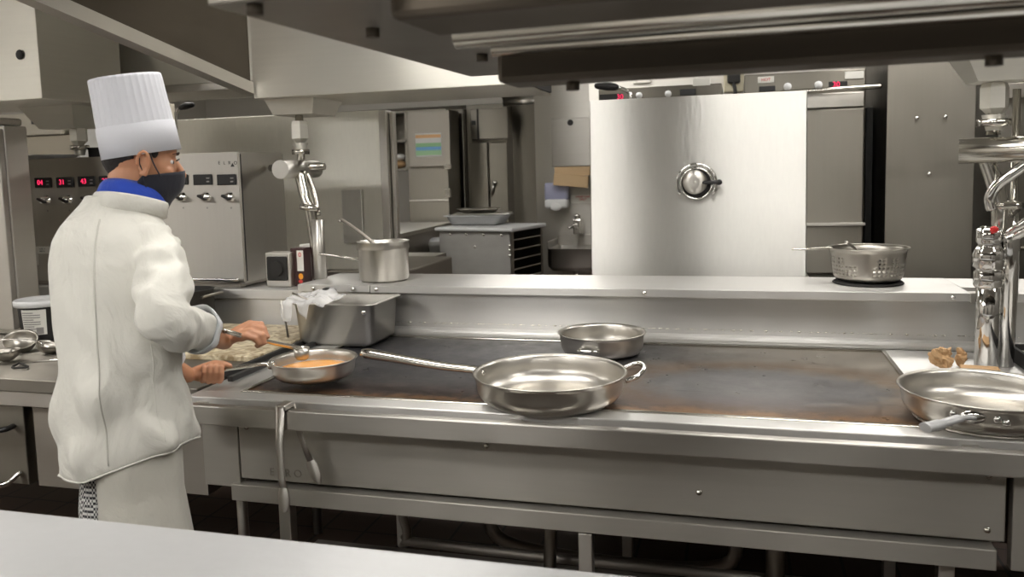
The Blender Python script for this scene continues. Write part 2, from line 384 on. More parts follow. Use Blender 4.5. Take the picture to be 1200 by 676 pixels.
for k, (x, y) in enumerate(((-1.37, 2.215), (-.415, 2.215), (.53, 2.3), (-1.37, 3.1), (-.415, 3.1), (.53, 3.1), (1.55, 2.3), (1.55, 3.1))):
    b = B(); box(b, x-.02, x+.02, y-.02, y+.02, .01, .60 if k > 1 else .556, .003); lathe(b, [(.016, 0), (.022, .004), (.022, .05)], (x, y, 0), 16, caps=True)
    obj('leg', b, 'steel_soft', isl)
b = B(); box(b, -1.5, 1.6, 2.55, 2.62, .20, .24); box(b, -1.5, 1.6, 3.05, 3.1, .30, .34); obj('under_rail', b, 'steel_dark', isl)
b = B()
tube(b, smooth_path([(-.95, 2.9, .58), (-.93, 2.9, .3), (-.8, 2.9, .15), (-.1, 2.9, .14), (.0, 2.9, .3), (0, 2.9, .58)]), .025)
tube(b, smooth_path([(-1.2, 2.75, .58), (-1.2, 2.75, .25), (-1.0, 2.75, .2), (.9, 2.75, .2)]), .018)
tube(b, [(-.6, 2.6, .58), (-.62, 2.6, .1)], .022); tube(b, [(.12, 2.7, .58), (.12, 2.7, .05)], .03); tube(b, [(-.1, 3.0, .4), (1.4, 3.0, .38)], .02)
obj('pipework', b, 'steel_dark', isl)
text('embossed_lettering', 'E L R O', .035, 'steel_dark', isl, facing(-1.36, 2.1985, .66), label='small embossed letters on the fascia')
# back splash with weld line, raised service shelf
b = B(); box(b, -1.45, 1.0, 3.235, 3.28, ZC, 1.075, .002); obj('splashback', b, 'steel_worn', isl)
b = B(); box(b, -1.45, 1.0, 3.17, 3.232, ZC, ZC+.03, .012); obj('cove', b, 'steel_worn', isl)
b = B(); wp = [Vector((-1.42+.006*i, 3.236, .945+.001*noise.noise(Vector((i*.3, 0, 0))))) for i in range(400)]
tube(b, wp, [max(.0006, .0026*(.5+1.6*noise.noise(Vector((i*.45, 5, 0))))) for i in range(400)], 6); obj('weld_line', b, 'tube', isl)
b = B(); box(b, -1.52, .80, 3.195, 3.60, 1.075, 1.108, .003); obj('service_shelf', b, 'steel_worn', isl)
b = B(); box(b, -1.87, -1.525, 3.20, 3.60, 1.076, 1.108, .003); box(b, -1.87, -1.67, 3.30, 3.56, .3, 1.0755); obj('service_shelf', b, 'steel_worn', isl)
b = B(); box(b, .925, 2.2, 3.195, 3.60, 1.075, 1.108, .003); box(b, .80, .925, 3.35, 3.60, 1.075, 1.107, .002); obj('service_shelf', b, 'steel_worn', isl)
b = B(); box(b, .795, .93, 3.192, 3.24, 1.072, 1.109, .002); obj('joint_cover', b, 'steel', isl)
b = B(); box(b, 1.0, 2.2, 3.235, 3.28, ZC, 1.075, .002); box(b, .83, .87, 3.21, 3.235, .93, 1.075, .003); obj('splash_post', b, 'steel', isl)
for x in (-1.79, -1.60, -1.49, -.35, .74):
    b = B(); lathe(b, [(0, .007), (.007, .006), (.009, 0)], (x, 3.194, 1.092), 16, mat=Matrix.Rotation(math.radians(90), 4, 'X')); obj('shelf_bolt', b, 'chrome', isl)
b = B(); box(b, -1.66, 2.2, 3.30, 3.56, .3, 1.075); obj('splash_body', b, 'steel_dark', isl)
b = B(); lathe(b, [(.0, .0015), (.035, .0015), (.035, 0)], (-1.715, 3.198, 1.085), 24, mat=Matrix.Rotation(math.radians(90), 4, 'X'), sy=.35); obj('keyhole_plate', b, 'rubber', isl)
# right end trough
b = B(); p = Zp(1177, 417, ZC); box(b, p.x, p.x+.012, 2.55, 3.1, ZC, ZC+.05, .002); box(b, p.x+.012, 2.1, 3.09, 3.1, ZC, ZC+.05, .002); obj('trough_wall', b, 'rubber', isl)
b = B(); box(b, p.x+.013, 2.1, 2.55, 3.09, ZC+.001, ZC+.03, .002); obj('side_plate', b, 'steel_soft', isl)

# ---- left stretch of the island, behind and beside the cook
side = thing('side_counter', 'stainless side counter left of the cook holding ladles and a pail', 'counter', (-2.9, 2.25, 0))
b = B(); box(b, -4.2, -1.70, 2.25, 3.25, .855, ZC, .003); obj('worktop', b, 'steel_bg2', side)
b = B(); box(b, -4.2, -1.72, 2.26, 2.29, .80, .852, .002); obj('edge_strip', b, 'steel', side)
b = B(); box(b, -2.42, -2.05, 2.29, 2.33, .50, .79, .004); obj('cover_panel', b, 'steel_dark', side)
for x0, x1 in ((-3.3, -2.46),):
    b = B(); box(b, x0, x1, 2.29, 2.33, .50, .79, .004); d = obj('door', b, 'steel_bg', side)
    b = B(); tube(b, smooth_path([(x1-.28, 2.29, .70), (x1-.28, 2.24, .70), (x1-.06, 2.235, .715), (x1-.05, 2.29, .715)]), .010); obj('handle', b, 'black', d)
    b = B(); tube(b, smooth_path([(x1-.28, 2.29, .56), (x1-.26, 2.24, .52), (x1-.08, 2.24, .51), (x1-.03, 2.29, .55)]), .010); obj('handle', b, 'chrome', d)
b = B(); box(b, -4.1, -1.75, 2.34, 3.2, .50, .85); obj('body', b, 'steel_dark', side)
for x, y in ((-4.0, 2.5), (-1.8, 2.6), (-4.0, 3.15), (-1.8, 3.15)):
    b = B(); cyl(b, (x, y, 0), (x, y, .50), .02); obj('leg', b, 'steel_soft', side)
b = B(); box(b, -4.2, -1.875, 3.26, 3.60, .3, 1.03, .003); box(b, -4.2, -1.875, 3.25, 3.60, 1.03, 1.075, .004); obj('rear_ledge', b, 'steel_worn', side)
b = B(); box(b, -1.71, -1.695, 2.35, 3.2, ZC, ZC+.02, .002); box(b, -1.655, -1.635, 2.35, 3.2, ZC, ZC+.018, .002); obj('gutter_lip', b, 'rubber', side)
m, n, l, q = nt('beige_breading'); tc = n.new('ShaderNodeTexCoord'); no = n.new('ShaderNodeTexNoise'); no.inputs['Scale'].default_value = 22; no.inputs['Detail'].default_value = 7
no.inputs['Distortion'].default_value = 1.2; cr = n.new('ShaderNodeValToRGB'); cr.color_ramp.elements[0].position = .38; cr.color_ramp.elements[0].color = (.30, .22, .12, 1)
cr.color_ramp.elements[1].position = .6; cr.color_ramp.elements[1].color = (.66, .58, .42, 1); l.new(tc.outputs['Object'], no.inputs['Vector']); l.new(no.outputs['Fac'], cr.inputs[0]); l.new(cr.outputs[0], q.inputs['Base Color']); q.inputs['Roughness'].default_value = .45
M['beige'] = m
b = B(); box(b, -2.62, -1.725, 2.62, 3.22, ZC, ZC+.022, .004); obj('clean_plate', b, 'beige', side, 'beige mottled cooking plate')

# ---- panels above: near overhead shelf
sh = thing('overhead_shelf', 'dark blurred underside of the overhead shelf above the pass', 'shelf', (.4, 1.2, 1.75))
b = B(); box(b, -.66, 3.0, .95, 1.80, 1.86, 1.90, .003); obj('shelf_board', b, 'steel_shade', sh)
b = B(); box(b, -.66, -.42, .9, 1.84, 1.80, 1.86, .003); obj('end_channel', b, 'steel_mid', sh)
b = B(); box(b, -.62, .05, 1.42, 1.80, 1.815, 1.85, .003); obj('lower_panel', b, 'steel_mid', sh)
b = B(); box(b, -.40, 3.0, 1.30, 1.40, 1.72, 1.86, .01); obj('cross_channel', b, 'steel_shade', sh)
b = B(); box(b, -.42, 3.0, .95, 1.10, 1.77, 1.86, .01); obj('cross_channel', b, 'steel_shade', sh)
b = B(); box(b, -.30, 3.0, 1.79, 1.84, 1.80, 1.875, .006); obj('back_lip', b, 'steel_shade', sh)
b = B(); tube(b, [(-.40, 1.288, 1.775), (3.0, 1.288, 1.775)], .013); tube(b, [(-.40, 1.13, 1.775), (3.0, 1.13, 1.775)], .020); tube(b, [(-.1, 1.55, 1.83), (3.0, 1.55, 1.83)], .018); obj('rod', b, 'tube', sh)
for x, y, z in ((-.60, .92, 1.80), (-.55, 1.15, 1.80), (-.50, 1.5, 1.80), (-.45, 1.7, 1.80), (-.2, 1.65, 1.812), (-.28, 1.35, 1.72), (.35, 1.35, 1.72), (.42, 1.80, 1.80), (-.05, 1.8, 1.80), (1.0, 1.35, 1.72)):
    b = B(); cyl(b, (x, y, z-.014), (x, y, z+.004), .012, seg=6); obj('bolt', b, 'steel_shade', sh)
b = B()
for x in (-.6, 2.9):
    for y in (1.0, 1.7): tube(b, [(x, y, 1.88), (x, y, CEIL)], .012)
obj('hanger_rod', b, 'tube', sh)

sh.location.z += .008; sh.rotation_euler = (0, 0, math.radians(-3.5))
# ---- bridge over the island
br = thing('overhead_bridge', 'pale steel service bridge hanging over the far side of the island', 'duct', (-1.5, 3.6, 1.93))
b = B(); box(b, -2.1, -.85, 3.3, 3.85, 1.935, 2.6, .004); obj('bridge_box', b, 'steel_bright', br)
b = B(); poly(b, [(-.85, 3.32, 1.94), (-.85, 3.80, 1.94), (-.85, 3.80, 2.02), (-.85, 3.32, 2.02)], (.012, 0, 0)); obj('end_plate', b, 'rubber', br)
br2 = thing('overhead_bridge', 'pale steel bridge section behind the tall white hat', 'duct', (-3.2, 3.8, 2.02))
b = B(); box(b, -4.6, -2.11, 3.62, 4.0, 2.06, CEIL-.002, .003); obj('bridge_box', b, 'steel_bright', br2)
b = B(); box(b, -4.6, -2.11, 3.60, 4.02, 2.02, 2.058, .003); obj('bottom_trim', b, 'steel', br2)
br3 = thing('overhead_bridge', 'steel overhead panel with a round hole in the top left corner', 'duct', (-3.6, 3.1, 1.95))
b = B(); box(b, -4.6, -2.97, 3.0, 3.5, 1.955, CEIL-.002, .003); obj('bridge_box', b, 'steel_bright', br3)
p = Yp(23, 64, 2.995); b = B(); lathe(b, [(0, .003), (.018, .004), (.022, 0)], p, 20, mat=Matrix.Rotation(math.radians(90), 4, 'X')); obj('plug', b, 'rubber', br3)
hd = thing('hood_side', 'sloping steel hood rim running back over the cook', 'hood', (-2.1, 2.7, 2.0))
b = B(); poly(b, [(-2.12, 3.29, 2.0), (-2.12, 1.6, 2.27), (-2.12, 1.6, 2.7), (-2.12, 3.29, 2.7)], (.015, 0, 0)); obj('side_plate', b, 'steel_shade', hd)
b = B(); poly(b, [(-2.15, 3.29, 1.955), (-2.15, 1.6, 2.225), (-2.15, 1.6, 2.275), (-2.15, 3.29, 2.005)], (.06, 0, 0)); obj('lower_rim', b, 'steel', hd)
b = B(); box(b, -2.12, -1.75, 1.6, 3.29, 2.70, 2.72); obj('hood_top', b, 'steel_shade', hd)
b = B()
for x in (-2.0, -1.85): tube(b, [(x, 1.8, 2.72), (x, 1.8, CEIL)], .012)
obj('hanger_rod', b, 'tube', hd)
br4 = thing('overhead_bridge', 'steel bridge box above the right-hand pipe column', 'duct', (1.1, 3.0, 1.92))
b = B(); box(b, .66, 2.4, 2.86, 3.25, 1.925, 2.5, .004); obj('bridge_box', b, 'steel_bright', br4)

def funnel(parent, x, y, ztop, zbot, wt, wb, d=.11, dt=.14):
    b = B(); rs = []
    for z, w, dd in ((ztop, wt, dt), (zbot, wb, d), (zbot-.001, wb*.97, d*.97)):
        rs.append([(x-w, y-dd, z), (x+w, y-dd, z), (x+w, y+dd, z), (x-w, y+dd, z)])
    ring_loft(b, rs, smooth=False); return obj('funnel', b, 'steel_bright', parent)
def fittings(parent, x, y, ztop, zcyl, s=1.0):
    h = ztop-zcyl
    b = B(); cyl(b, (x, y, zcyl), (x, y, ztop), .021*s); obj('riser', b, 'tube', parent)
    b = B(); lathe(b, [(.021, 0), (.040, .02), (.042, .02), (.042, .085), (.036, .10), (.021, .10)], (x, y, zcyl+h*.38), 6, smooth=False, caps=True); obj('union_nut', b, 'steel_bright', parent)
    b = B(); lathe(b, [(.022, -.05), (.035, 0)], (x, y, zcyl+h*.38), 20); obj('taper', b, 'steel_bright', parent)
    b = B(); z = zcyl+.028; lathe(b, [(.047*s, 0), (.047*s, .022)], (x, y, z), 20, caps=True, mod=lambda a, z: .004*math.cos(a*7)); obj('collar', b, 'tube', parent)
# left pipe column
lp = thing('pipe_column', 'thin steel pipe column behind the deep pan, bent below its short cross cylinder', 'pipe', (-1.90, 3.40, ZC+.17))
funnel(lp, -1.96, 3.50, 1.934, 1.865, .125, .10)
fittings(lp, -1.95, 3.43, 1.866, 1.655, .85)
b = B(); cyl(b, (-1.985, 3.30, 1.615), (-1.985, 3.62, 1.615), .042, seg=32); obj('cross_cylinder', b, 'steel_soft', lp)
b = B(); tube(b, [(-2.16, 3.5, 1.625), (-1.87, 3.5, 1.625)], .016); obj('cross_bar', b, 'tube', lp)
b = B(); tube(b, smooth_path([(-1.955, 3.42, 1.60), (-1.93, 3.41, 1.50), (-1.905, 3.40, 1.44), (-1.895, 3.40, 1.38), (-1.87, 3.40, 1.15), (-1.87, 3.40, 1.09)]), .027); tube(b, smooth_path([(-1.93, 3.44, 1.6), (-1.895, 3.44, 1.5), (-1.87, 3.42, 1.40)]), .011); obj('bent_pipe', b, 'tube', lp)
b = B(); lathe(b, [(.03, 0), (.046, .004), (.048, .02), (.03, .03)], (-1.905, 3.40, 1.425), 20, caps=True, mat=Matrix.Rotation(.15, 4, 'Y'), mod=lambda a, z: .003*math.cos(a*6)); obj('collar', b, 'tube', lp)
b = B(); tube(b, [(-1.87, 3.40, 1.38), (-1.868, 3.40, 1.109)], [.030, .034]); obj('stand_pipe', b, 'steel_soft', lp)
# far left connector above the console
fl = thing('pipe_connector', 'steel funnel and nut connector above the left end of the console', 'pipe', (-3.28, 3.45, 1.75))
funnel(fl, -3.235, 3.42, 1.954, 1.85, .16, .105, .08, .14)
fittings(fl, -3.18, 3.42, 1.85, 1.715, .9)
# right pipe column with mixer tap
rp = thing('pipe_column', 'thick chrome pipe column at the right with a long cross cylinder', 'pipe', (.80, 2.96, ZC))
funnel(rp, .80, 2.96, 1.924, 1.822, .13, .075, .07, .12)
fittings(rp, .79, 2.96, 1.824, 1.655)
b = B(); cyl(b, (.692, 2.96, 1.607), (1.35, 2.80, 1.607), .041, seg=32); obj('cross_cylinder', b, 'tube', rp)
b = B(); tube(b, smooth_path([(.775, 2.97, 1.58), (.80, 2.965, 1.50), (.815, 2.965, 1.43), (.82, 2.97, 1.38), (.82, 2.97, 1.33)]), .026); obj('bent_pipe', b, 'tube', rp)
b = B(); lathe(b, [(.028, 0), (.055, .004), (.056, .022), (.028, .03)], (.835, 2.98, 1.415), 24, caps=True, mod=lambda a, z: .004*math.cos(a*6)); obj('collar', b, 'tube', rp)
b = B(); tube(b, [(.865, 3.0, 1.80), (.868, 3.0, .901)], .012); obj('side_pipe', b, 'tube', rp)
b = B(); tube(b, [(.845, 2.98, 1.42), (.850, 2.98, 1.30), (.845, 2.98, .901)], [.034, .034, .03]); obj('stand_pipe', b, 'chrome', rp)
b = B(); tube(b, [(.785, 2.945, 1.24), (.785, 2.945, .901)], .036); obj('stand_pipe', b, 'chrome', rp)
b = B(); lathe(b, [(.036, 0), (.042, .01), (.042, .05), (.035, .06), (.045, .07), (.047, .11), (.038, .13), (.030, .14), (.037, .15), (.037, .19), (.02, .20)], (.783, 2.943, 1.165), 28, caps=True, mod=lambda a, z: .002*math.cos(a*8)); mx = obj('mixer_body', b, 'chrome', rp)
p = Yp(1165, 269, 2.895); b = B(); ell(b, p, .013, .006, .011); obj('hot_mark', b, 'red', mx)
b = B(); tube(b, smooth_path([Yp(1162, 245, 2.94), Yp(1160, 232, 2.93), Yp(1168, 218, 2.92), Yp(1186, 204, 2.90), Yp(1215, 184, 2.88), Yp(1240, 172, 2.86)]), [.017]*31); obj('spout', b, 'chrome', rp)
b = B()
for d0 in (0, 1):
    tube(b, smooth_path([Yp(1178, 277+d0*4, 2.93-.02*d0), Yp(1190, 268+d0*8, 2.91), Yp(1212, 254+d0*10, 2.88)]), [.012]*7+[.016]*6, round_ends=False)
b2 = obj('tap_lever', b, 'chrome', rp)

# ---- control console on the ledge
con = thing('control_console', 'wide stainless control console with a row of displays and knobs', 'control panel', (-2.8, 3.4, 1.076))
cx0, cx1, cz0, cz1, cyf = -3.45, -2.175, 1.10, 1.70, 3.27
b = B(); poly(b, [(cx0, cyf, cz0), (cx0, cyf-.0, cz1), (cx0, cyf+.38, cz1), (cx0, cyf+.38, cz0)], (cx1-cx0, 0, 0))
bmesh.ops.bevel(b, geom=b.edges[:], offset=.006, segments=2, affect='EDGES'); obj('housing', b, 'steel_v', con)
b = B(); box(b, cx1, cx1+.003, cyf+.01, cyf+.014, cz0+.01, cz1-.01); obj('seam', b, 'rubber', con)
b = B(); box(b, cx0+.05, cx1-.05, cyf+.03, cyf+.34, 1.076, 1.10); obj('plinth', b, 'steel_dark', con)
def onc(x, y, dy=0.0): p = Yp(x, y, cyf-dy); return p
for i, (px, py, tx) in enumerate(((51, 214, '04'), (76.5, 213.5, '31'), (102, 212.5, '43'), (127, 212, '20'), (152, 211.5, '04'), (177, 211, '31'), (210, 210.5, ''), (238, 210.5, ''), (266, 210.5, ''))):
    p = onc(px, py); w = .05; h = .0245
    b = B(); box(b, p.x-w, p.x+w, cyf-.006, cyf, p.z-h, p.z+h, .003); d = obj('display', b, 'black', con)
    b = B(); box(b, p.x+.022, p.x+.038, cyf-.0075, cyf-.006, p.z+.004, p.z+.009); box(b, p.x+.022, p.x+.036, cyf-.0075, cyf-.006, p.z-.012, p.z-.006); obj('indicator', b, 'grey_ink', d)
    if tx: text('digits', tx, .034, 'led', d, facing(p.x-.014, cyf-.0075, p.z))
    k = onc(px+4, py+20.5); kd = Matrix.Translation((k.x, cyf, k.z)) @ Matrix.Rotation(math.radians(90), 4, 'X')
    b = B(); lathe(b, [(.024, 0), (.024, .006), (.017, .01), (.016, .03), (.0, .032)], (k.x, cyf, k.z), 24, mat=Matrix.Rotation(math.radians(90), 4, 'X')); kn = obj('knob', b, 'chrome', con)
    b = B(); box(b, k.x-.022, k.x+.022, cyf-.045, cyf-.02, k.z-.006, k.z+.006, .004, rot=about((k.x, cyf, k.z), math.radians(25), 'Y')); obj('grip', b, 'black', kn)
    p2 = onc(px+5, py+33); b = B(); box(b, p2.x-.004, p2.x+.004, cyf-.001, cyf, p2.z-.004, p2.z+.004); obj('dot_mark', b, 'grey_ink', con)
for px, py in ((30.5, 214.5), (41, 304)):
    p = onc(px, py); b = B(); box(b, p.x-.021, p.x+.021, cyf-.002, cyf, p.z-.027, p.z+.027, .001); d = obj('lock_plate', b, 'label_white', con)
    b = B(); lathe(b, [(0, .012), (.009, .012), (.011, 0)], (p.x, cyf-.002, p.z), 16, mat=Matrix.Rotation(math.radians(90), 4, 'X')); obj('lock', b, 'black', d)
p = onc(28.5, 199.5); text('number_mark', '1', .042, 'ink', con, facing(p.x, cyf-.0008, p.z))
p = onc(50, 293); b = B(); box(b, p.x-.045, p.x+.045, cyf-.002, cyf, p.z-.018, p.z+.018); obj('rating_plate', b, 'label_white', con)
text('rating_text', 'TYPE  V\n400 Hz', .011, 'grey_ink', con, facing(p.x, cyf-.003, p.z))
for ch, px in (('E', 257), ('L', 263), ('R', 269), ('O', 276)):
    p = onc(px, 191); text('brand_letter', ch, .022, 'ink', con, facing(p.x, cyf-.0008, p.z))
p = onc(272.5, 193); b = B(); poly(b, [(p.x-.010, cyf-.001, p.z-.009), (p.x+.010, cyf-.001, p.z-.009), (p.x, cyf-.001, p.z+.009)], (0, .0008, 0)); obj('triangle_mark', b, 'ink', con)
b = B(); a0, a1 = onc(215, 327), onc(291, 329); tube(b, [(-2.95, cyf-.03, 1.12), (-2.20, cyf-.03, 1.12)], .008, round_ends=True)
for x in (-2.93, -2.22): tube(b, [(x, cyf-.03, 1.12), (x, cyf+.005, 1.12)], .006)
obj('towel_rail', b, 'chrome', con)
b = B()
for px in (65, 75, 85, 95, 105): pass
b.free()
dish = B(); p = Yp(40, 184, 3.40); lathe(dish, [(0, 0), (.13, .002), (.17, .018), (.172, .022), (.165, .021), (.125, .008), (0, .006)], (-3.40, 3.46, 1.702), 40, sx=.8, sy=.75)
tag(obj('plate', dish, 'white_plastic'), 'flat white dish lying on the console top at its left end', 'dish')
b = B(); box(b, -3.18, -2.98, 3.47, 3.55, 1.702, 1.755, .006); tag(obj('black_box', b, 'rubber'), 'flat black box lying on top of the console under the funnel', 'box')

# ---- tall cabinet at the far left
cab = thing('tall_cabinet', 'tall polished steel cabinet at the left picture edge', 'cabinet', (-3.1, 2.85, 0))
b = B(); box(b, -3.95, -3.12, 2.93, 3.05, ZC+.002, 1.84, .006); obj('body', b, 'steel_soft', cab)
b = B(); box(b, -3.95, -3.125, 2.90, 2.928, ZC+.03, 1.825, .004); obj('door', b, 'steel', cab)
b = B(); box(b, -3.94, -3.13, 2.915, 3.04, 1.842, 1.875, .01); obj('top_cap', b, 'steel_soft', cab)

# ---- pail and utensils
pail = thing('plastic_pail', 'black round pail with white lid and printed label left of the cook', 'pail', (-2.72, 2.62, ZC))
pc = Zp(52, 396, ZC); pc = Vector((pc.x, pc.y, ZC)); pail.location = pc; LOC[pail.name] = pc.copy()
b = B(); lathe(b, [(0, 0), (.080, 0), (.083, .004), (.095, .155)], pc, 40); obj('bucket', b, 'black', pail)
b = B(); lathe(b, [(.094, .148), (.108, .15), (.110, .172), (.102, .178), (.096, .170), (.0, .168)], pc, 40); obj('lid', b, 'white_plastic', pail, 'white rimmed lid')
b = B(); rs = []
for z in (.03, .14):
    rs.append([pc+Vector(((.0845+z*.078)*math.cos(a), (.0845+z*.078)*math.sin(a), z)) for a in [math.radians(-100+i*8) for i in range(9)]])
ring_loft(b, rs, caps=False, closed=False); lb = obj('label_patch', b, 'label_white', pail)
b = B()
for k in range(8):
    z = .125-k*.010; rr = .0865+z*.078; a0 = math.radians(-96); a1 = math.radians(-96+(46 if k % 3 else 30))
    rs = [[pc+Vector((rr*math.cos(a), rr*math.sin(a), zz)) for a in [a0+(a1-a0)*i/6 for i in range(7)]] for zz in (z, z+.004)]
    ring_loft(b, rs, caps=False, closed=False)
z = .035; rs = [[pc+Vector((.0895*math.cos(a), .0895*math.sin(a), zz)) for a in [math.radians(-62+i*3) for i in range(7)]] for zz in (.034, .062)]
ring_loft(b, rs, caps=False, closed=False)
obj('print', b, 'grey_ink', lb)

def ladle(name, label, c, r, direction, L, up=.25, tilt=0.0, group=None, white=False):
    c = Vector(c); t = thing(name, label, 'utensil', c)
    d = Vector(direction).normalized(); Mt = Matrix.Rotation(tilt, 4, Vector((-d.y, d.x, 0)) if abs(d.z) < .99 else Vector((1, 0, 0)))
    b = B(); pr = [(0, 0)] + [(r*math.sin(a), r*(1-math.cos(a))*.85) for a in [PI/2*i/8 for i in range(1, 9)]]; pr += [(r*1.06, r*.86), (r*.97, r*.86)] + [(r*.96*math.sin(a), r*(1-.96*math.cos(a))*.85) for a in [PI/2*i/8 for i in range(7, -1, -1)]]
    lathe(b, pr, c, 32, mat=Mt); obj('bowl', b, 'pan_out', t)
    s = c + (Mt @ Vector((d.x*r*.97, d.y*r*.97, r*.84))); e = s + Vector((d.x*L, d.y*L, up*L))
    b = B(); tube(b, smooth_path([s-Vector((d.x, d.y, 1.2))*.02, s, s+(e-s)*.5+Vector((0, 0, .01)), e]), .0055, flat=.45); h = obj('handle', b, 'chrome', t)
    if white:
        b = B(); tube(b, [e-(e-s).normalized()*.03, e+(e-s).normalized()*.01], .009); obj('end_grip', b, 'white_plastic', h)
    return t
q = Zp(26, 410, ZC); ladle('ladle', 'large upturned ladle lying in the utensil pile by the pail', (q.x, q.y, ZC+.002), .062, (.5, -.65, 0), .2, .12, .5)
q = Zp(50, 414, ZC); ladle('serving_spoon', 'round serving ladle of the pile nearest the cook, resting on its side', (q.x+.02, q.y, ZC+.002), .045, (-1, -.25, 0), .24, .0, -.3, white=True)
q = Zp(6, 432, ZC); ladle('ladle', 'ladle at the picture edge with a thick tapered handle pointing down left', (q.x-.10, q.y+.10, ZC+.002), .05, (.35, -.9, 0), .15, .3)
q = Zp(30, 434, ZC)
t = thing('whisk_handle', 'thin steel skewer with a dark loop lying in front of the ladles', 'utensil', (q.x, q.y, ZC))
b = B(); tube(b, [(q.x-.1, q.y+.07, ZC+.008), (q.x+.22, q.y+.12, ZC+.03)], .005); obj('shaft', b, 'chrome', t)
b = B(); tube(b, smooth_path([(q.x-.1, q.y+.07, ZC+.008), (q.x-.06, q.y+.0, ZC+.008), (q.x-.01, q.y+.02, ZC+.008), (q.x-.1, q.y+.07, ZC+.008)]), .004); obj('loop', b, 'rubber', t)

# ---- black pot just behind the cook, beside the plate
q = Yp(247, 352, 3.14)
pt = thing('black_pot', 'blackened pot half hidden behind the white sleeve', 'pot', (q.x-.09, 3.12, ZC+.023))
b = B(); c0 = Vector((q.x-.09, 3.12, ZC+.023)); lathe(b, [(0, 0), (.095, 0), (.10, .01), (.10, .165), (.106, .17), (.096, .17), (.094, .01), (0, .008)], c0, 40); obj('body', b, 'rubber', pt)
b = B(); tube(b, smooth_path([c0+Vector((.095, -.05, .14)), c0+Vector((.13, -.07, .15)), c0+Vector((.13, .05, .15)), c0+Vector((.095, .05, .14))]), .006); obj('handle', b, 'steel_dark', pt)

# ---- pans
def pan(name, label, cat, c, R, h, wall=.0022, rb=.72, mat_in='pan', group=None, gz=0.0):
    c = Vector(c); t = thing(name, label, cat, c, group)
    b = B(); n = 10; rbm = R*rb
    out = [(0, 0), (rbm*.98, 0)] + [(rbm+(R*.97-rbm)*math.sin(PI/2*i/n), h*.60*(1-math.cos(PI/2*i/n))) for i in range(1, n+1)] + [(R*.985, h*.9), (R, h)]
    inn = [(R+.006, h+.003), (R+.004, h+.006), (R-.004, h+.002)] + [(r-wall*2.2, z+wall*1.5) for r, z in reversed(out[1:-1])] + [(0, wall*2)]
    lathe(b, out+inn, c, 72); obj('bowl', b, mat_in, t)
    return t, c
# big saute pan at the front of the griddle
bc = Zp(648, 483, ZC); bc = Vector((-.535, 2.315, ZC+.001))
t, c = pan('saute_pan', 'large two-handled steel saute pan in the middle, tipped over the griddle front edge', 'pan', bc, .222, .085, rb=.70)
def handle_long(t, c, R, z, p_end, w=.012):
    e = Vector(p_end); d = (Vector((e.x, e.y, 0))-Vector((c.x, c.y, 0))).normalized(); s = Vector((c.x+d.x*R*.985, c.y+d.y*R*.985, c.z+z))
    b = B(); sd = Vector((-d.y, d.x, 0))
    box_m = Matrix.Translation(s) @ Vector((d.x, d.y, 0)).to_track_quat('X', 'Z').to_matrix().to_4x4()
    o = B(); box(o, -.004, .005, -.024, .024, -.020, .016, .004); bmesh.ops.transform(o, matrix=box_m, verts=o.verts); merge(b, o)
    obj('rivet_plate', b, 'pan_out', t)
    b = B(); pts = smooth_path([s, s+d*.025+Vector((0, 0, .008)), s+(e-s)*.35, s+(e-s)*.75, e], 5); n = len(pts)
    rad = [w*(.62+.5*i/(n-1)) for i in range(n)]; tube(b, pts, rad, 16, flat=.72, round_ends=True); h = obj('handle', b, 'tube', t)
    b = B(); dd = (e-s).normalized(); m = e-dd*.028; tube(b, [m-dd*.016+Vector((0, 0, .003)), m+dd*.016+Vector((0, 0, .003))], .0042, 10, round_ends=True); obj('hanging_hole', b, 'rubber', h)
    return h
he = Yp(430, 414, 2.37)
handle_long(t, c, .222, .070, he, .021)
b = B(); d = Vector((.94, .34, 0)).normalized(); s = c+d*.217+Vector((0, 0, .060)); sd = Vector((-d.y, d.x, 0))
tube(b, smooth_path([s-sd*.045, s-sd*.040+d*.04+Vector((0, 0, .012)), s+d*.068+Vector((0, 0, .026)), s+sd*.040+d*.055+Vector((0, 0, .03)), s+sd*.045+Vector((0, 0, .01))]), .0075); obj('loop_handle', b, 'chrome', t)
# rear small pan
rc = Vector((-.485, 2.975, ZC+.0))
t, c = pan('small_pan', 'small round steel pan at the back of the griddle near the splashback', 'pan', (rc.x, rc.y, ZC), .158, .075, rb=.78)
b = B(); lathe(b, [(0, -.0), (.12, 0), (.125, .004), (.12, .008), (0, .008)], c+Vector((0, 0, -.003)), 40); obj('base_disc', b, 'pan_out', t)
b = B(); d = Vector((-.05, -1, 0)).normalized(); s = c+d*.142+Vector((-.012, 0, .036)); sd = Vector((-d.y, d.x, 0))
tube(b, smooth_path([s-sd*.04, s-sd*.032+d*.028+Vector((0, 0, .004)), s+sd*.025+d*.03+Vector((0, 0, .004)), s+sd*.034]), .0062); obj('loop_handle', b, 'chrome', t)
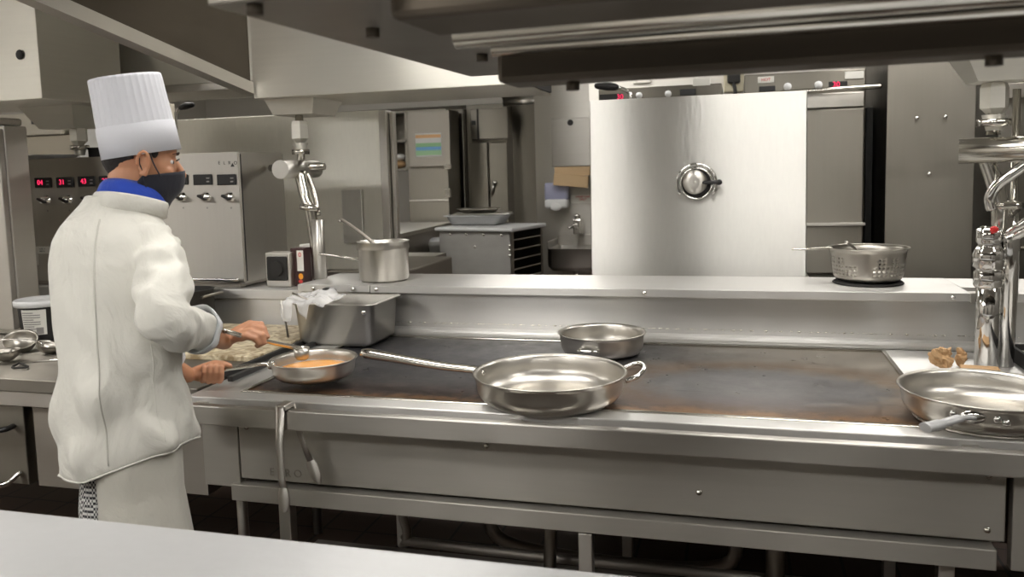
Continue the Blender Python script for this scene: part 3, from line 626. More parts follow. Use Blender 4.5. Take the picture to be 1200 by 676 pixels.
# right-hand pan
rc = Vector((.625, 2.345, ZC+.0))
t, c = pan('frying_pan', 'wide steel frying pan at the right corner, its taped handle pointing forward', 'pan', (rc.x, rc.y, ZC+.008), .205, .072, rb=.76)
b = B(); lathe(b, [(0, 0), (.168, 0), (.172, .004), (.168, .009), (0, .009)], c+Vector((0, 0, -.008)), 90, mod=lambda a, z: .0015*math.cos(a*60)); obj('base_disc', b, 'pan_out', t)
s = c+Vector((-.075, -.195, .052)); e = Yp(1084, 501, 2.07)
hp = s+(s-c).normalized()*0
b = B(); tube(b, smooth_path([s, s+(e-s)*.3+Vector((0, 0, .005)), s+(e-s)*.7, e]), [.010]*6+[.0145]*6+[.019]*7, 16, flat=.6); obj('handle', b, M['steel_pass'], t, 'foil wrapped handle')
b = B(); ell(b, s+Vector((0, .004, 0)), .03, .010, .017); obj('handle_bracket', b, 'chrome', t)
for dx in (-.055, .05, .068):
    a = math.atan2(-.195, -.075+dx); q = c+Vector((math.cos(a)*.206, math.sin(a)*.206, .052 if dx != .068 else .045)); b = B(); ell(b, q, .009, .006, .009); obj('rivet', b, 'chrome', t)
# pan held by the cook
hc = Vector((-1.352, 2.392, ZC+.020))
HP, c = pan('saute_pan', 'steel pan with orange sauce held by the cook over the griddle corner', 'pan', hc, .138, .058, rb=.74)
LH = Yp(250, 435.5, 2.26)
lhd = (Vector((LH.x, LH.y, 0))-Vector((c.x, c.y, 0))).normalized()
HE = Vector((LH.x, LH.y, LH.z))+lhd*.026
b = B(); s = c+Vector((lhd.x*.136, lhd.y*.136, .046))
tube(b, smooth_path([s, s+lhd*.03+Vector((0, 0, .006)), (s+HE)/2+Vector((0, 0, .004)), HE]), .0085, 14, flat=.75, round_ends=True); obj('handle', b, 'tube', HP)
b = B(); ell(b, s, .014, .020, .013); ell(b, s+Vector((0, 0, .008)), .012, .016, .010); obj('handle_bracket', b, M['chrome'], HP)
b = B(); lathe(b, [(0, .028), (.117, .028), (.117, .0295), (.09, .031), (0, .031)], c, 48)
M['sauce'] = plain('orange_sauce', (.85, .36, .07), .25, var=.25, bscale=18, bump=.2)
sc_ = tag(obj('orange_sauce', b, 'sauce'), 'pool of orange sauce in the pan the cook holds', 'sauce'); sc_['kind'] = 'stuff'

# ---- deep steam-table pan with plastic bag
hx0, hx1, hy0, hy1, hz1 = -1.725, -1.375, 2.90, 3.17, ZC+.172
dp = thing('deep_pan', 'deep rectangular steel food pan at the back left of the griddle', 'pan', ((hx0+hx1)/2, (hy0+hy1)/2, ZC))
def rrect(x0, x1, y0, y1, r, z, n=6):
    out = []
    for cx, cy, a0 in ((x1-r, y1-r, 0), (x0+r, y1-r, 90), (x0+r, y0+r, 180), (x1-r, y0+r, 270)):
        for i in range(n+1):
            a = math.radians(a0+90*i/n); out.append((cx+r*math.cos(a), cy+r*math.sin(a), z))
    return out
def rpan(parent, name, x0, x1, y0, y1, z0, z1, mat, taper=.012, lip=.014, r=.035, th=.003):
    b = B(); ins = [(taper+.02, z0+.0), (taper, z0+.02), (.0, z1-.003), (-lip, z1), (-lip-.001, z1+.004), (0, z1+.005), (th, z1), (taper+th, z0+.022), (taper+.02, z0+.006)]
    ring_loft(b, [rrect(x0+i, x1-i, y0+i, y1-i, max(.006, r-i*.5), z) for i, z in ins], caps=True); return obj(name, b, mat, parent)
rpan(dp, 'tub', hx0, hx1, hy0, hy1, ZC+.001, hz1, 'steel_soft')
b = B(); lathe(b, [(0, .003), (.008, .002), (.010, 0)], (hx1-.035, hy0-.0005, hz1-.028), 16, mat=Matrix.Rotation(math.radians(90), 4, 'X')); obj('stacking_dimple', b, 'chrome', dp)
b = B(); box(b, hx0+.025, hx1-.025, hy0+.025, hy1-.025, ZC+.10, ZC+.11); M['broth'] = plain('clear_brown_broth', (.13, .12, .08), .55); o = tag(obj('broth', b, 'broth'), 'dull brown liquid inside the deep rectangular pan', 'liquid'); o['kind'] = 'stuff'
m, n, l, q = nt('clear_plastic_film'); q.inputs['Base Color'].default_value = (.9, .9, .9, 1); q.inputs['Roughness'].default_value = .18; q.inputs['Alpha'].default_value = .42; M['film'] = m
b = B(); N = 22; g = []
for i in range(N+1):
    row = []
    for j in range(N+1):
        u, v = i/N, j/N
        x = hx0-.04+u*.20; y = hy0-.03+v*.20
        z = hz1+.012+.03*noise.noise(Vector((u*3, v*3, .3)))+.016*noise.noise(Vector((u*8, v*8, 1)))+.018*math.exp(-((u-.6)**2+(v-.7)**2)*9)
        if v < .2: z -= (.2-v)*.28*(1+.5*math.sin(u*11)); y = hy0-.022-.006*math.sin(u*15)
        if v < .12 and u > .62: z = max(z, hz1-.0)
        if y > hy0-.02: z = max(z, hz1+.008)
        row.append(b.verts.new((x, y, z)))
    g.append(row)
for i in range(N):
    for j in range(N):
        f = b.faces.new((g[i][j], g[i+1][j], g[i+1][j+1], g[i][j+1])); f.smooth = True
o = obj('plastic_bag', b, 'film'); sm = o.modifiers.new('thick', 'SOLIDIFY'); sm.thickness = .0006; tag(o, 'crumpled clear plastic bag draped over the deep pan corner', 'bag')
t = thing('tasting_spoon', 'thin steel spoon handle sticking out of the deep pan through the plastic', 'utensil', (hx0+.09, hy0+.06, ZC+.11))
b = B(); tube(b, [(hx0+.10, hy0+.055, ZC+.115), (hx0+.085, hy0+.03, hz1+.006), (hx0+.01, hy0-.01, hz1+.046)], [.004, .004, .0055], flat=.5); obj('handle', b, 'steel_dark', t)
b = B(); ell(b, (hx0+.105, hy0+.06, ZC+.125), .018, .024, .007); obj('bowl', b, 'chrome', t)
t = thing('wooden_stick', 'short flat steel strip standing at the left front corner of the deep pan', 'utensil', (hx0-.005, hy0-.01, hz1))
b = B(); q0 = Vector((hx0-.012, hy0-.018, ZC+.04)); tube(b, [q0, q0+Vector((-.018, -.005, .15))], .007, flat=.35); obj('strip', b, 'steel_soft', t); t.name = 'flat_strip'; LOC['flat_strip'] = Vector(t.location)

# ---- saucepan on the shelf
ZS = 1.109
sc = Vector((-1.525, 3.36, ZS))
t = thing('saucepan', 'steel saucepan on the shelf behind the deep pan, a ladle leaning in it', 'pan', sc)
b = B(); lathe(b, [(0, 0), (.098, 0), (.110, .012), (.112, .14), (.116, .143), (.116, .150), (.112, .172), (.118, .176), (.114, .178), (.108, .172), (.108, .02), (0, .012)], sc, 56); obj('body', b, 'pan', t)
b = B(); s = Yp(424, 304, 3.33); tube(b, smooth_path([s+Vector((.0, .01, -.003)), s+Vector((-.03, -.01, .003)), Yp(398, 300.5, 3.28), Yp(375, 297.5, 3.25)]), [.008]*6+[.007]*13, flat=.7, round_ends=True); h = obj('handle', b, 'tube', t)
b = B(); box(b, s.x-.012, s.x+.016, s.y-.004, s.y+.012, s.z-.022, s.z+.018, .004); obj('rivet_plate', b, 'pan_out', t)
t = thing('ladle', 'dark flat-handled ladle leaning in the shelf saucepan', 'utensil', sc+Vector((0, 0, .03)))
b = B(); e = Yp(403, 259, 3.40); tube(b, smooth_path([Vector((sc.x+.03, sc.y, ZS+.055)), Vector((sc.x-.04, sc.y, ZS+.16)), e, e+Vector((-.022, 0, -.004))], 4), .0085, flat=.9); obj('handle', b, 'steel_dark', t)
b = B(); ell(b, (sc.x+.035, sc.y, ZS+.045), .035, .035, .018); obj('bowl', b, 'chrome', t)

# ---- socket box and spice box on left ledge
q = Yp(324, 333, 3.33)
t = thing('socket_box', 'wall-socket style junction box with grey dial face beside the console', 'box', (q.x, 3.36, 1.077))
xa, xb_, za, zb = rect(311, 296, 340, 333, 3.32)
b = B(); box(b, xa, xb_, 3.32, 3.40, 1.108 if xa > -1.87 else 1.077, zb, .006); obj('housing', b, 'steel_soft', t)
b = B(); box(b, xa+.012, xb_-.014, 3.314, 3.32, za+.018, zb-.018, .006); f = obj('face', b, 'rubber', t)
b = B(); cyl(b, ((xa+xb_)/2, 3.315, (za+zb)/2+.0), ((xa+xb_)/2, 3.30, (za+zb)/2), .034); obj('dial', b, 'void', f)
xa2, xb2, za2, zb2 = rect(341, 291, 356, 333, 3.36)
b = B(); zl = 1.077
box(b, xa2, xb2, 3.36, 3.43, zl, zb2, .001); t = thing('food_carton', 'dark food carton with a yellow and red picture beside the pipe column', 'carton', (xa2, 3.4, zl)); obj('body', b, plain('carton_maroon', (.05, .02, .02), .5), t)
b = B(); box(b, xa2+(xb2-xa2)*.5, xb2, 3.3585, 3.36, zl+.07, zb2-.01); obj('front_label', b, 'label_white', t)
text('printed_number', '0', .03, 'red', t, facing(xa2+(xb2-xa2)*.75, 3.3575, zb2-.03))
b = B(); ell(b, (xa2+(xb2-xa2)*.75, 3.358, zl+.045), .012, .001, .014); obj('picture', b, plain('picture_orange', (.85, .35, .03), .5), t)
b = B(); ell(b, (xa2+(xb2-xa2)*.72, 3.3575, zl+.022), .011, .001, .008); obj('picture', b, plain('picture_red', (.6, .05, .05), .5), t)
xa3, xb3, za3, zb3 = rect(347, 287, 364, 333, 3.45)
b = B(); lathe(b, [(0, 0), (.04, 0), (.04, zb3-zl-.02), (.042, zb3-zl-.018), (.042, zb3-zl), (0, zb3-zl+.003)], ((xa3+xb3)/2+.01, 3.49, zl), 32); t = thing('white_tub', 'tall white labelled tub behind the carton', 'tub', ((xa3+xb3)/2+.01, 3.49, zl)); obj('body', b, 'label_white', t)
b = B()
for k in range(5): box(b, (xa3+xb3)/2-.004, (xa3+xb3)/2+.028, 3.445, 3.451, zb3-.05-k*.02, zb3-.046-k*.02)
obj('print', b, 'grey_ink', t)

# ---- colander on the right of the shelf
cc = Vector((.492, 3.43, ZS))
t = thing('wire_trivet', 'dark woven round trivet under the steel colander', 'trivet', cc)
b = B(); lathe(b, [(.125, 0), (.13, .004), (.125, .008), (.12, .004), (.125, 0)], cc, 48); obj('ring', b, 'rubber', t)
b = B()
for k in range(-9, 10):
    x = k*.0125; h = math.sqrt(max(0, .125**2-x*x)); tube(b, [cc+Vector((x, -h, .004)), cc+Vector((x, h, .004))], .0022, 6); tube(b, [cc+Vector((-h, x, .007)), cc+Vector((h, x, .007))], .0022, 6)
obj('mesh', b, 'rubber', t)
col_b = B(); cz = ZS+.012; seg = 96; prof = [(.0, 0), (.098, 0), (.120, .008), (.126, .02)] + [(.127+.0009*i, .02+i*.0075) for i in range(1, 13)]
prof += [(.141, .122), (.150, .127), (.149, .130), (.139, .128)]
o = B(); rings = []
for r, z in prof:
    r = max(r, .002); rings.append([Vector((cc.x, cc.y, cz)) + Vector((r*math.cos(2*PI*j/seg), r*math.sin(2*PI*j/seg), z)) for j in range(seg)])
vs = ring_loft(o, rings, caps=False)
o.faces.ensure_lookup_table()
holes = []
for i in range(4, 13):
    for j in range(seg):
        if i % 2 == 0 and j % 2 == 0 and (j//24*24 <= j and (j % 24) < 18) and (i < 10 or (j % 24) in (2, 3, 4, 8, 9, 10)): holes.append(i*seg+j)
fs = [o.faces[k] for k in holes]; bmesh.ops.delete(o, geom=fs, context='FACES')
merge(col_b, o)
t = thing('colander', 'perforated steel colander with a long handle at the right end of the shelf', 'colander', Vector((cc.x, cc.y, cz)))
o = obj('body', col_b, 'pan_out', t); sm = o.modifiers.new('thick', 'SOLIDIFY'); sm.thickness = .0015
b = B(); e = Yp(945, 292, 3.40); s = Vector((cc.x-.145, cc.y-.01, cz+.126)); tube(b, smooth_path([s+Vector((.01, 0, 0)), s, e+(s-e)*.5, e, e+Vector((-.05, 0, 0))]), .005, round_ends=True); obj('handle', b, 'tube', t)
b = B(); s = Yp(1003, 292, 3.5); e = Yp(993, 284.5, 3.46); tube(b, [s+Vector((0, 0, -.01)), s, e, e+Vector((-.01, 0, .002))], .009, flat=.3); obj('spout_clip', b, 'pan_out', t)

# ---- crumpled brown paper by the right column
for k, (px, py, w, h, d) in enumerate(((1106, 434, .036, .030, .026), (1128, 432, .016, .034, .014))):
    q = Zp(px, py, ZC); b = B(); ell(b, (0, 0, 0), w, d, h, seg=28)
    for v in b.verts:
        v.co *= 1+.55*noise.noise(v.co*45+Vector((k*9, 0, 0)))+.4*noise.noise(v.co*110)
        v.co += Vector((q.x, q.y+.02, ZC+h*1.1))
    for f in b.faces: f.smooth = False
    mn = min(v.co.z for v in b.verts)
    for v in b.verts: v.co.z += ZC+.001-mn
    tag(obj('crumpled_paper', b, 'kraft'), ('rounded ball of crumpled brown paper by the right column', 'narrow upright scrap of brown paper beside the crumpled ball')[k], 'paper')
q = Zp(1150, 438, ZC); b = B(); box(b, q.x-.06, q.x+.05, q.y-.025, q.y+.025, ZC+.001, ZC+.022, .004, rot=about((q.x, q.y, ZC), -.15, 'Z')); tag(obj('folded_paper', b, 'kraft'), 'flat folded brown paper at the foot of the right column', 'paper')

# ---- tongs hanging on the rail
tx = Yp(334, 480, 2.10).x
t = thing('tongs', 'steel tongs hanging on the front rail near the cook', 'tongs', (tx, 2.08, .9))
b = B(); box(b, tx-.017, tx+.018, 2.072, 2.128, .900, .916, .004); obj('hinge', b, 'steel_soft', t)
b = B(); tube(b, [(tx, 2.075, .91), (tx-.004, 2.066, .80), (tx-.003, 2.066, .70), (tx+.000, 2.07, .66)], [.014, .013, .011, .014], 14, flat=.35, flatdir=(0, 1, 0)); a1 = obj('arm', b, 'steel_soft', t)
b = B(); ell(b, (tx+.000, 2.068, .635), .020, .007, .042); obj('grip_end', b, 'steel_soft', a1)
b = B(); tube(b, [(tx+.006, 2.124, .91), (tx+.016, 2.128, .86), (tx+.034, 2.135, .78), (tx+.052, 2.14, .73)], [.013, .012, .009, .011], 14, flat=.4, flatdir=(0, 1, 0)); a2 = obj('arm', b, 'steel_dark', t)
b = B(); lathe(b, [(0, -.045), (.012, -.04), (.020, -.015), (.018, .02), (.008, .045)], (tx+.062, 2.142, .70), 24, sy=.35, mat=Matrix.Rotation(-.35, 4, 'Y'), mod=lambda a, z: .002*math.cos(z*700)); obj('grip_end', b, 'steel_soft', a2)

# ================================================================ BEHIND THE ISLAND
# big raised lid in the centre
lt = thing('raised_lid', 'large scratched square steel lid standing open behind the shelf, round vent in its middle', 'lid', (-.19, 3.8, .9))
lean = about((-.19, 3.75, 1.06), math.radians(-1.5), 'X')
b = B(); box(b, -.655, .290, 3.75, 3.79, 1.06, 1.893, .004, rot=lean); obj('lid_plate', b, 'steel_lid', lt)
b = B(); box(b, -.70, .33, 3.70, 4.6, .35, 1.05, .01); obj('kettle_body', b, 'steel', lt)
for x in (-.62, .26):
    for y in (3.8, 4.5): b = B(); cyl(b, (x, y, 0), (x, y, .35), .025); obj('foot', b, 'steel_dark', lt)
b = B(); box(b, -.60, .25, 3.80, 3.83, 1.045, 1.10, .003); obj('hinge_bar', b, 'steel_dark', lt)
kp = Yp(816, 215, 3.735)
R90 = Matrix.Rotation(math.radians(90), 4, 'X')
b = B(); tube(b, [kp+Vector((.085*math.cos(a), .005, .085*math.sin(a)))*1.0 for a in [math.radians(-35+i*10) for i in range(26)]], .008, 10); obj('vent_ring', b, 'chrome', lt)
b = B(); tube(b, [kp+Vector((.068*math.cos(a), .005, .068*math.sin(a))) for a in [math.radians(i*12) for i in range(31)]], .005, 8); obj('vent_ring', b, 'chrome', lt)
b = B(); lathe(b, [(.066, 0), (.066, .004), (0, .005)], kp+Vector((0, .012, 0)), 36, mat=R90); obj('vent_opening', b, 'rubber', lt)
b = B(); lathe(b, [(.052, 0), (.054, .008), (.050, .016), (.02, .022), (.012, .02), (0, .022)], kp+Vector((-.006, .008, .006)), 48, mat=R90); vc = obj('vent_cap', b, steel('spun_steel', rough=.3, brush=(60, 60, 60), col=(.62, .6, .56)), lt)
b = B(); e = kp+Vector((.098, -.012, .004)); tube(b, [kp+Vector((.035, -.012, .004)), e], .0085, round_ends=True); ell(b, e, .014, .012, .013); obj('vent_lever', b, 'black', vc)

# left raised lid with bright top
ll = thing('raised_lid', 'wide steel lid raised on the left behind the console', 'lid', (-2.5, 4.25, .9))
b = B(); box(b, -3.45, -1.90, 4.20, 4.24, 1.05, 1.935, .004, rot=about((-2.5, 4.2, 1.05), math.radians(-1.5), 'X')); obj('lid_plate', b, 'steel_glare', ll)
b = B(); box(b, -1.895, -1.85, 4.18, 4.26, .95, 1.93, .004); box(b, -1.848, -1.825, 4.22, 4.26, .95, 1.92, .003); obj('edge_post', b, 'steel', ll)
b = B(); box(b, -3.5, -1.75, 4.15, 4.9, .3, 1.05, .01); obj('kettle_body', b, 'steel_dark', ll)
for x in (-3.4, -1.85):
    for y in (4.25, 4.8): b = B(); cyl(b, (x, y, 0), (x, y, .3), .025); obj('foot', b, 'steel_dark', ll)
b = B(); box(b, -2.14, -2.02, 4.185, 4.199, 1.2, 1.50, .003); obj('reflector_strip', b, 'steel_lid', ll)

# crank handles behind lids
def crank(x, y, Y, label, sc=1.0, flip=1):
    p = Yp(x, y, Y); t = thing('lid_crank', label, 'handle', p)
    b = B(); tube(b, smooth_path([p+Vector((.0, 0, -.10*sc)), p, p+Vector((-.012*flip*sc, 0, .025*sc)), p+Vector((-.05*flip*sc, -.02, .045*sc)), p+Vector((-.10*flip*sc, -.03, .055*sc))]), .010*sc); obj('arm', b, 'chrome', t)
    b = B(); q = p+Vector((-.12*flip*sc, -.03, .058*sc)); tube(b, [q+Vector((.045*sc*flip, 0, -.008)), q, q+Vector((-.05*sc*flip, 0, .004))], [.018*sc, .024*sc, .018*sc], round_ends=True); obj('grip', b, 'black', t)
    return t
crank(739, 113, 4.4, 'bent chrome crank with a black grip above the big lid')
crank(206, 135, 4.1, 'chrome crank with black knobs just right of the tall hat', .8, -1)

# ovens / kettles on the right at depth
def panel_unit(name, label, cat, Y, px, depth=.5, z0=0.0, mat='steel_bg'):
    xa, xb, za, zb = rect(*px, Y); t = thing(name, label, cat, ((xa+xb)/2, Y+depth/2, 0))
    b = B(); box(b, xa, xb, Y, Y+depth, z0, zb, .005); obj('body', b, mat, t)
    return t, (xa, xb, za, zb)
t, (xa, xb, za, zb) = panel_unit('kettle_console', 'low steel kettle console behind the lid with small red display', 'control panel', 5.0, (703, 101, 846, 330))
sl = math.tan(math.radians(0))
q = Yp(822, 96, 5); b = B(); box(b, q.x-.05, q.x+.05, 4.994, 5, q.z-.022, q.z+.022, .002); obj('rating_plate', b, 'label_white', t)
for px, py in ((749, 112), (783, 110)):
    q = Yp(px, py, 5); b = B(); lathe(b, [(.02, 0), (.018, .02), (0, .022)], (q.x, 5, q.z), 20, mat=R90); obj('knob', b, 'white_plastic', t)
q = Yp(806, 108, 5); b = B(); box(b, q.x-.045, q.x+.045, 4.993, 5, q.z-.018, q.z+.018, .002); obj('display', b, 'black', t)
q = Yp(720, 114, 5); b = B(); box(b, q.x-.09, q.x+.05, 4.992, 5, q.z-.02, q.z+.02, .002); d = obj('display', b, 'black', t)
text('digits', '30', .04, 'led', d, facing(q.x+.035, 4.990, q.z))
q = Yp(752, 94, 5.74); b = B(); box(b, q.x-.06, q.x+.06, 5.735, 5.75, q.z-.02, q.z+.02, .003); tag(obj('wall_plate', b, 'steel_soft'), 'small steel plate on the cream wall above the kettle console', 'plate')
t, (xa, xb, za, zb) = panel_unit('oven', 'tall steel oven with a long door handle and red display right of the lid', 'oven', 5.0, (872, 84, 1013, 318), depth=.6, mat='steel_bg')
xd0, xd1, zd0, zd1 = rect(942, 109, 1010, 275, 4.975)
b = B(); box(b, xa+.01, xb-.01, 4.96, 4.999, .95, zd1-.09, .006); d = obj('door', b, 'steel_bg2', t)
b = B(); box(b, xa+.01, xb-.01, 4.965, 4.999, zd1-.08, zd1, .004); obj('door_trim', b, 'steel', t)
b = B(); tube(b, [(xa+.2, 4.92, zd1+.01), (xb+.06, 4.92, zd1+.02)], .014, round_ends=True); tube(b, [(xb+.03, 4.92, zd1+.018), (xb-.02, 4.99, zd1+.018)], .008); tube(b, [(xa+.25, 4.92, zd1+.01), (xa+.25, 4.99, zd1+.01)], .008); obj('handle', b, 'tube', d)
q = Yp(1010, 262, 4.95); b = B(); box(b, xa+.1, xb, 4.93, 4.958, q.z-.01, q.z+.006, .002); obj('drip_lip', b, 'steel', d)
for px, py in ((923, 101.5), (959, 99.5)):
    q = Yp(px, py, 5); b = B(); lathe(b, [(.022, 0), (.02, .02), (0, .022)], (q.x, 5, q.z), 20, mat=R90); obj('knob', b, 'white_plastic', t)
q = Yp(982, 99, 5); b = B(); box(b, q.x-.05, q.x+.05, 4.993, 5, q.z-.018, q.z+.018, .002); d = obj('display', b, 'black', t)
text('digits', '30', .04, 'led', d, facing(q.x-.01, 4.991, q.z))
q = Yp(899, 104, 5); b = B(); box(b, q.x-.045, q.x+.045, 4.993, 5, q.z-.015, q.z+.015, .002); obj('display', b, 'black', t)
q = Yp(1001, 88, 5); b = B(); box(b, q.x-.05, q.x+.05, 4.994, 5, q.z-.02, q.z+.02, .002); obj('rating_plate', b, 'label_white', t)
q = Yp(897.5, 93.5, 5); b = B(); box(b, q.x-.045, q.x+.045, 4.994, 5, q.z-.018, q.z+.018, .002); d = obj('sticker', b, 'label_white', t)
text('sticker_text', 'HOT', .024, 'red', d, facing(q.x, 4.993, q.z))
# outlet
q = Yp(860, 93, 5.74); t = thing('wall_socket', 'cream wall socket with a plugged grey cable above the lid', 'socket', (q.x, 5.74, q.z))
b = B(); box(b, q.x-.065, q.x+.065, 5.71, 5.75, q.z-.085, q.z+.085, .008); obj('socket_box', b, plain('cream_plastic', (.62, .57, .42), .4), t)
b = B(); box(b, q.x-.042, q.x+.042, 5.66, 5.71, q.z-.03, q.z+.05, .01); pg = obj('plug', b, 'rubber', t)
b = B(); tube(b, smooth_path([(q.x, 5.67, q.z-.03), (q.x+.01, 5.66, q.z-.12), (q.x, 5.68, q.z-.4), (q.x, 5.7, q.z-.8)]), .012); obj('cable', b, 'rubber', pg)
# dark gap + tall steel panel + column
xa, xb, za, zb = rect(1038, 68, 1142, 325, 4.9)
t = thing('tall_cabinet', 'tall plain steel cabinet side right of the oven with two small screws', 'cabinet', ((xa+xb)/2, 5.3, 0))
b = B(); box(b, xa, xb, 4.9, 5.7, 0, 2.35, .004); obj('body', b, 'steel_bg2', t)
for px, py in ((1074.5, 138.5), (1108, 137)):
    q = Yp(px, py, 4.9); b = B(); ell(b, q, .011, .008, .011); obj('screw', b, 'chrome', t)
q = Yp(1089, 204, 4.9); b = B(); ell(b, q, .011, .006, .011); obj('screw', b, 'chrome', t)
b = B(); box(b, rect(1013, 0, 1040, 10, 5.3)[0]+.02, rect(1038, 68, 1142, 325, 4.9)[0]-.01, 5.3, 5.5, 0, 1.9); tag(obj('gap_shade_block', b, 'void'), 'dark block standing in for the shaded gap between the oven and the tall steel panel', 'cupboard')  # black block puts the shade of the gap into colour
xr0 = rect(1150, 100, 1200, 300, 5.0)[0]
t = thing('tall_refrigerator', 'steel refrigerator behind the right pipe column', 'refrigerator', (xr0+.6, 5.3, 0))
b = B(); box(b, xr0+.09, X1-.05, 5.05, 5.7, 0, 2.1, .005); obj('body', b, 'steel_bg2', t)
q = Yp(1180, 108, 5.0); b = B(); box(b, xr0+.09, X1-.05, 5.03, 5.049, q.z-.03, q.z+.05, .004); obj('control_strip', b, 'steel_dark', t)
b = B(); q = Yp(1190, 290, 5.0); tube(b, [(xr0+.15, 4.99, q.z), (2.6, 4.99, q.z)], .014); tube(b, [(xr0+.2, 4.99, q.z), (xr0+.2, 5.05, q.z)], .01); obj('rail', b, 'tube', t)
# dark table / gap under: behind shelf right
t = thing('rear_counter', 'dark low counter run behind the shelf on the right', 'counter', (1.1, 4.3, 0))
b = B(); box(b, .36, 2.6, 3.95, 4.6, .86, .90, .004); obj('top', b, 'steel_dark', t); b = B(); box(b, .38, 2.58, 3.98, 4.58, .1, .858); obj('body', b, 'steel_dark', t)

# ---- far background, left to right
# shelving cabinet + open door with colour chart
t = thing('wall_cupboard', 'open steel wall cupboard with two shelves of goods, far left of centre', 'cupboard', (-2.9, 7.3, 1.3))
xa, xb, za, zb = rect(455, 130, 477, 200, 7.2); xa -= .25
b = B(); box(b, xa, xb, 7.6, 7.63, za, zb); box(b, xa, xa+.02, 7.2, 7.6, za, zb); box(b, xb-.02, xb, 7.2, 7.6, za, zb); box(b, xa, xb, 7.2, 7.6, zb-.02, zb); box(b, xa, xb, 7.2, 7.6, za, za+.02); box(b, xa, xb, 7.2, 7.6, (za+zb)/2-.01, (za+zb)/2+.01); obj('carcass', b, 'steel_bg', t)
q = Yp(466, 190, 7.3); b = B(); ell(b, (q.x, 7.34, za+.06), .07, .06, .038); tag(obj('bundle', b, 'kraft'), 'small orange-white bundle on the bottom shelf of the wall cupboard', 'bundle')
b = B(); ell(b, (q.x+.01, 7.34, za+.13), .06, .05, .03); tag(obj('bundle', b, 'paper'), 'white bundle lying on top of the orange one in the wall cupboard', 'bundle')
xa, xb, za, zb = rect(478, 130, 527, 195, 7.16)
t = thing('cabinet_door', 'swung-open steel door carrying a striped colour chart', 'door', ((xa+xb)/2, 7.16, za))
b = B(); box(b, xa, xb, 7.16, 7.198, za, zb, .004); obj('panel', b, 'steel_bg2', t)
b = B(); box(b, xb-.06, xb+.01, 7.14, 7.16, za-.03, za+.01, .003); obj('hinge', b, 'tube', t)
xa, xb, za, zb = rect(486.5, 156, 517, 183.5, 7.15)
t = thing('colour_chart', 'square sheet with orange, white, green and blue stripes taped to the steel door', 'poster', ((xa+xb)/2, 7.15, za))
b = B(); box(b, xa, xb, 7.156, 7.1595, za, zb); obj('sheet', b, 'paper', t)
cols = [('orange_stripe', (.75, .45, .22), .80, .94), ('green_stripe', (.30, .55, .30), .42, .58), ('blue_stripe', (.18, .42, .75), .27, .42), ('green_stripe', (.36, .60, .36), .06, .27)]
for nm, c_, f0, f1 in cols:
    b = B(); box(b, xa+.004, xb-.004, 7.1545, 7.156, za+(zb-za)*f0, za+(zb-za)*f1); obj(nm, b, plain(nm, c_, .6), t)
t, (xa, xb, za, zb) = panel_unit('tall_cabinet', 'tall steel cabinet with a side latch below the colour chart', 'cabinet', 7.2, (479, 128, 526, 330), depth=.35)
q = Yp(490, 235, 7.2); b = B(); box(b, xa, xb, 7.185, 7.2, q.z-.006, q.z+.006, .002); obj('trim_line', b, 'steel_soft', t)
b = B(); q = Yp(524, 225, 7.17); box(b, q.x-.02, q.x+.03, 7.15, 7.2, q.z-.05, q.z+.03, .004); obj('latch', b, 'tube', t)
t = thing('prep_counter', 'steel prep counter with a drawer below the tall cabinet', 'counter', (-2.4, 6.0, 0))
xa, xb, za, zb = rect(455, 252, 531, 262, 7.1); xf = Yp(455, 283, 5.6).x; za = 1.1
b = B(); poly(b, [(xf-.9, 7.12, za+.03), (xb+.0, 7.12, za+.03), (xf+.05, 5.6, za+.03), (xf-.9, 5.6, za+.03)], (0, 0, -.03)); obj('top', b, 'steel_soft', t)
b = B(); box(b, xf-.88, xf-.04, 5.65, 7.1, .0, za-.001); obj('body', b, 'steel_dark', t)
b = B(); box(b, xf-.45, xf-.03, 5.625, 5.649, za-.25, za-.06, .004); d = obj('drawer', b, 'steel', t)
b = B(); ell(b, (xf-.2, 5.61, za-.15), .02, .02, .02); obj('knob', b, 'steel_soft', d)
# refrigerator column and double door cabinet
t, (xa, xb, za, zb) = panel_unit('tall_refrigerator', 'wide steel refrigerator side between the chart door and the double-door unit', 'refrigerator', 7.6, (527, 128, 545, 325), depth=.7)
t, (xa, xb, za, zb) = panel_unit('double_oven', 'tall cabinet with a control box above two narrow doors', 'cabinet', 7.7, (549, 122, 596, 325), depth=.6, mat='steel_bg')
x0_, x1_, z0_, z1_ = rect(551, 127, 595, 163, 7.6); b = B(); box(b, x0_, x1_, 7.60, 7.70, z0_, z1_, .008); u = obj('upper_box', b, 'steel_bg2', t)
b = B(); sx_ = rect(559, 127, 561, 163, 7.6); box(b, sx_[0], sx_[1], 7.595, 7.6, z0_, z1_); obj('seam', b, 'rubber', u)
b = B(); q = Yp(555, 144, 7.59); box(b, q.x-.02, q.x+.02, 7.59, 7.6, q.z-.02, q.z+.02); obj('switch', b, 'black', u)
for px in ((551, 167, 572, 262), (574, 167, 595, 262)):
    x0_, x1_, z0_, z1_ = rect(*px, 7.66); b = B(); box(b, x0_, x1_, 7.66, 7.699, z0_-.3, z1_, .006); d = obj('door', b, 'steel_bg', t)
b = B(); q = Yp(579, 214, 7.64); ell(b, q, .025, .02, .025); tube(b, [q, q+Vector((-.03, 0, -.12))], .01); obj('latch', b, 'chrome', t)
t, (xa, xb, za, zb) = panel_unit('wall_cladding', 'vertical steel cladding between the double-door unit and the white pillar', 'panel', 7.9, (594, 120, 630, 325), depth=.1, mat='steel_bg2')
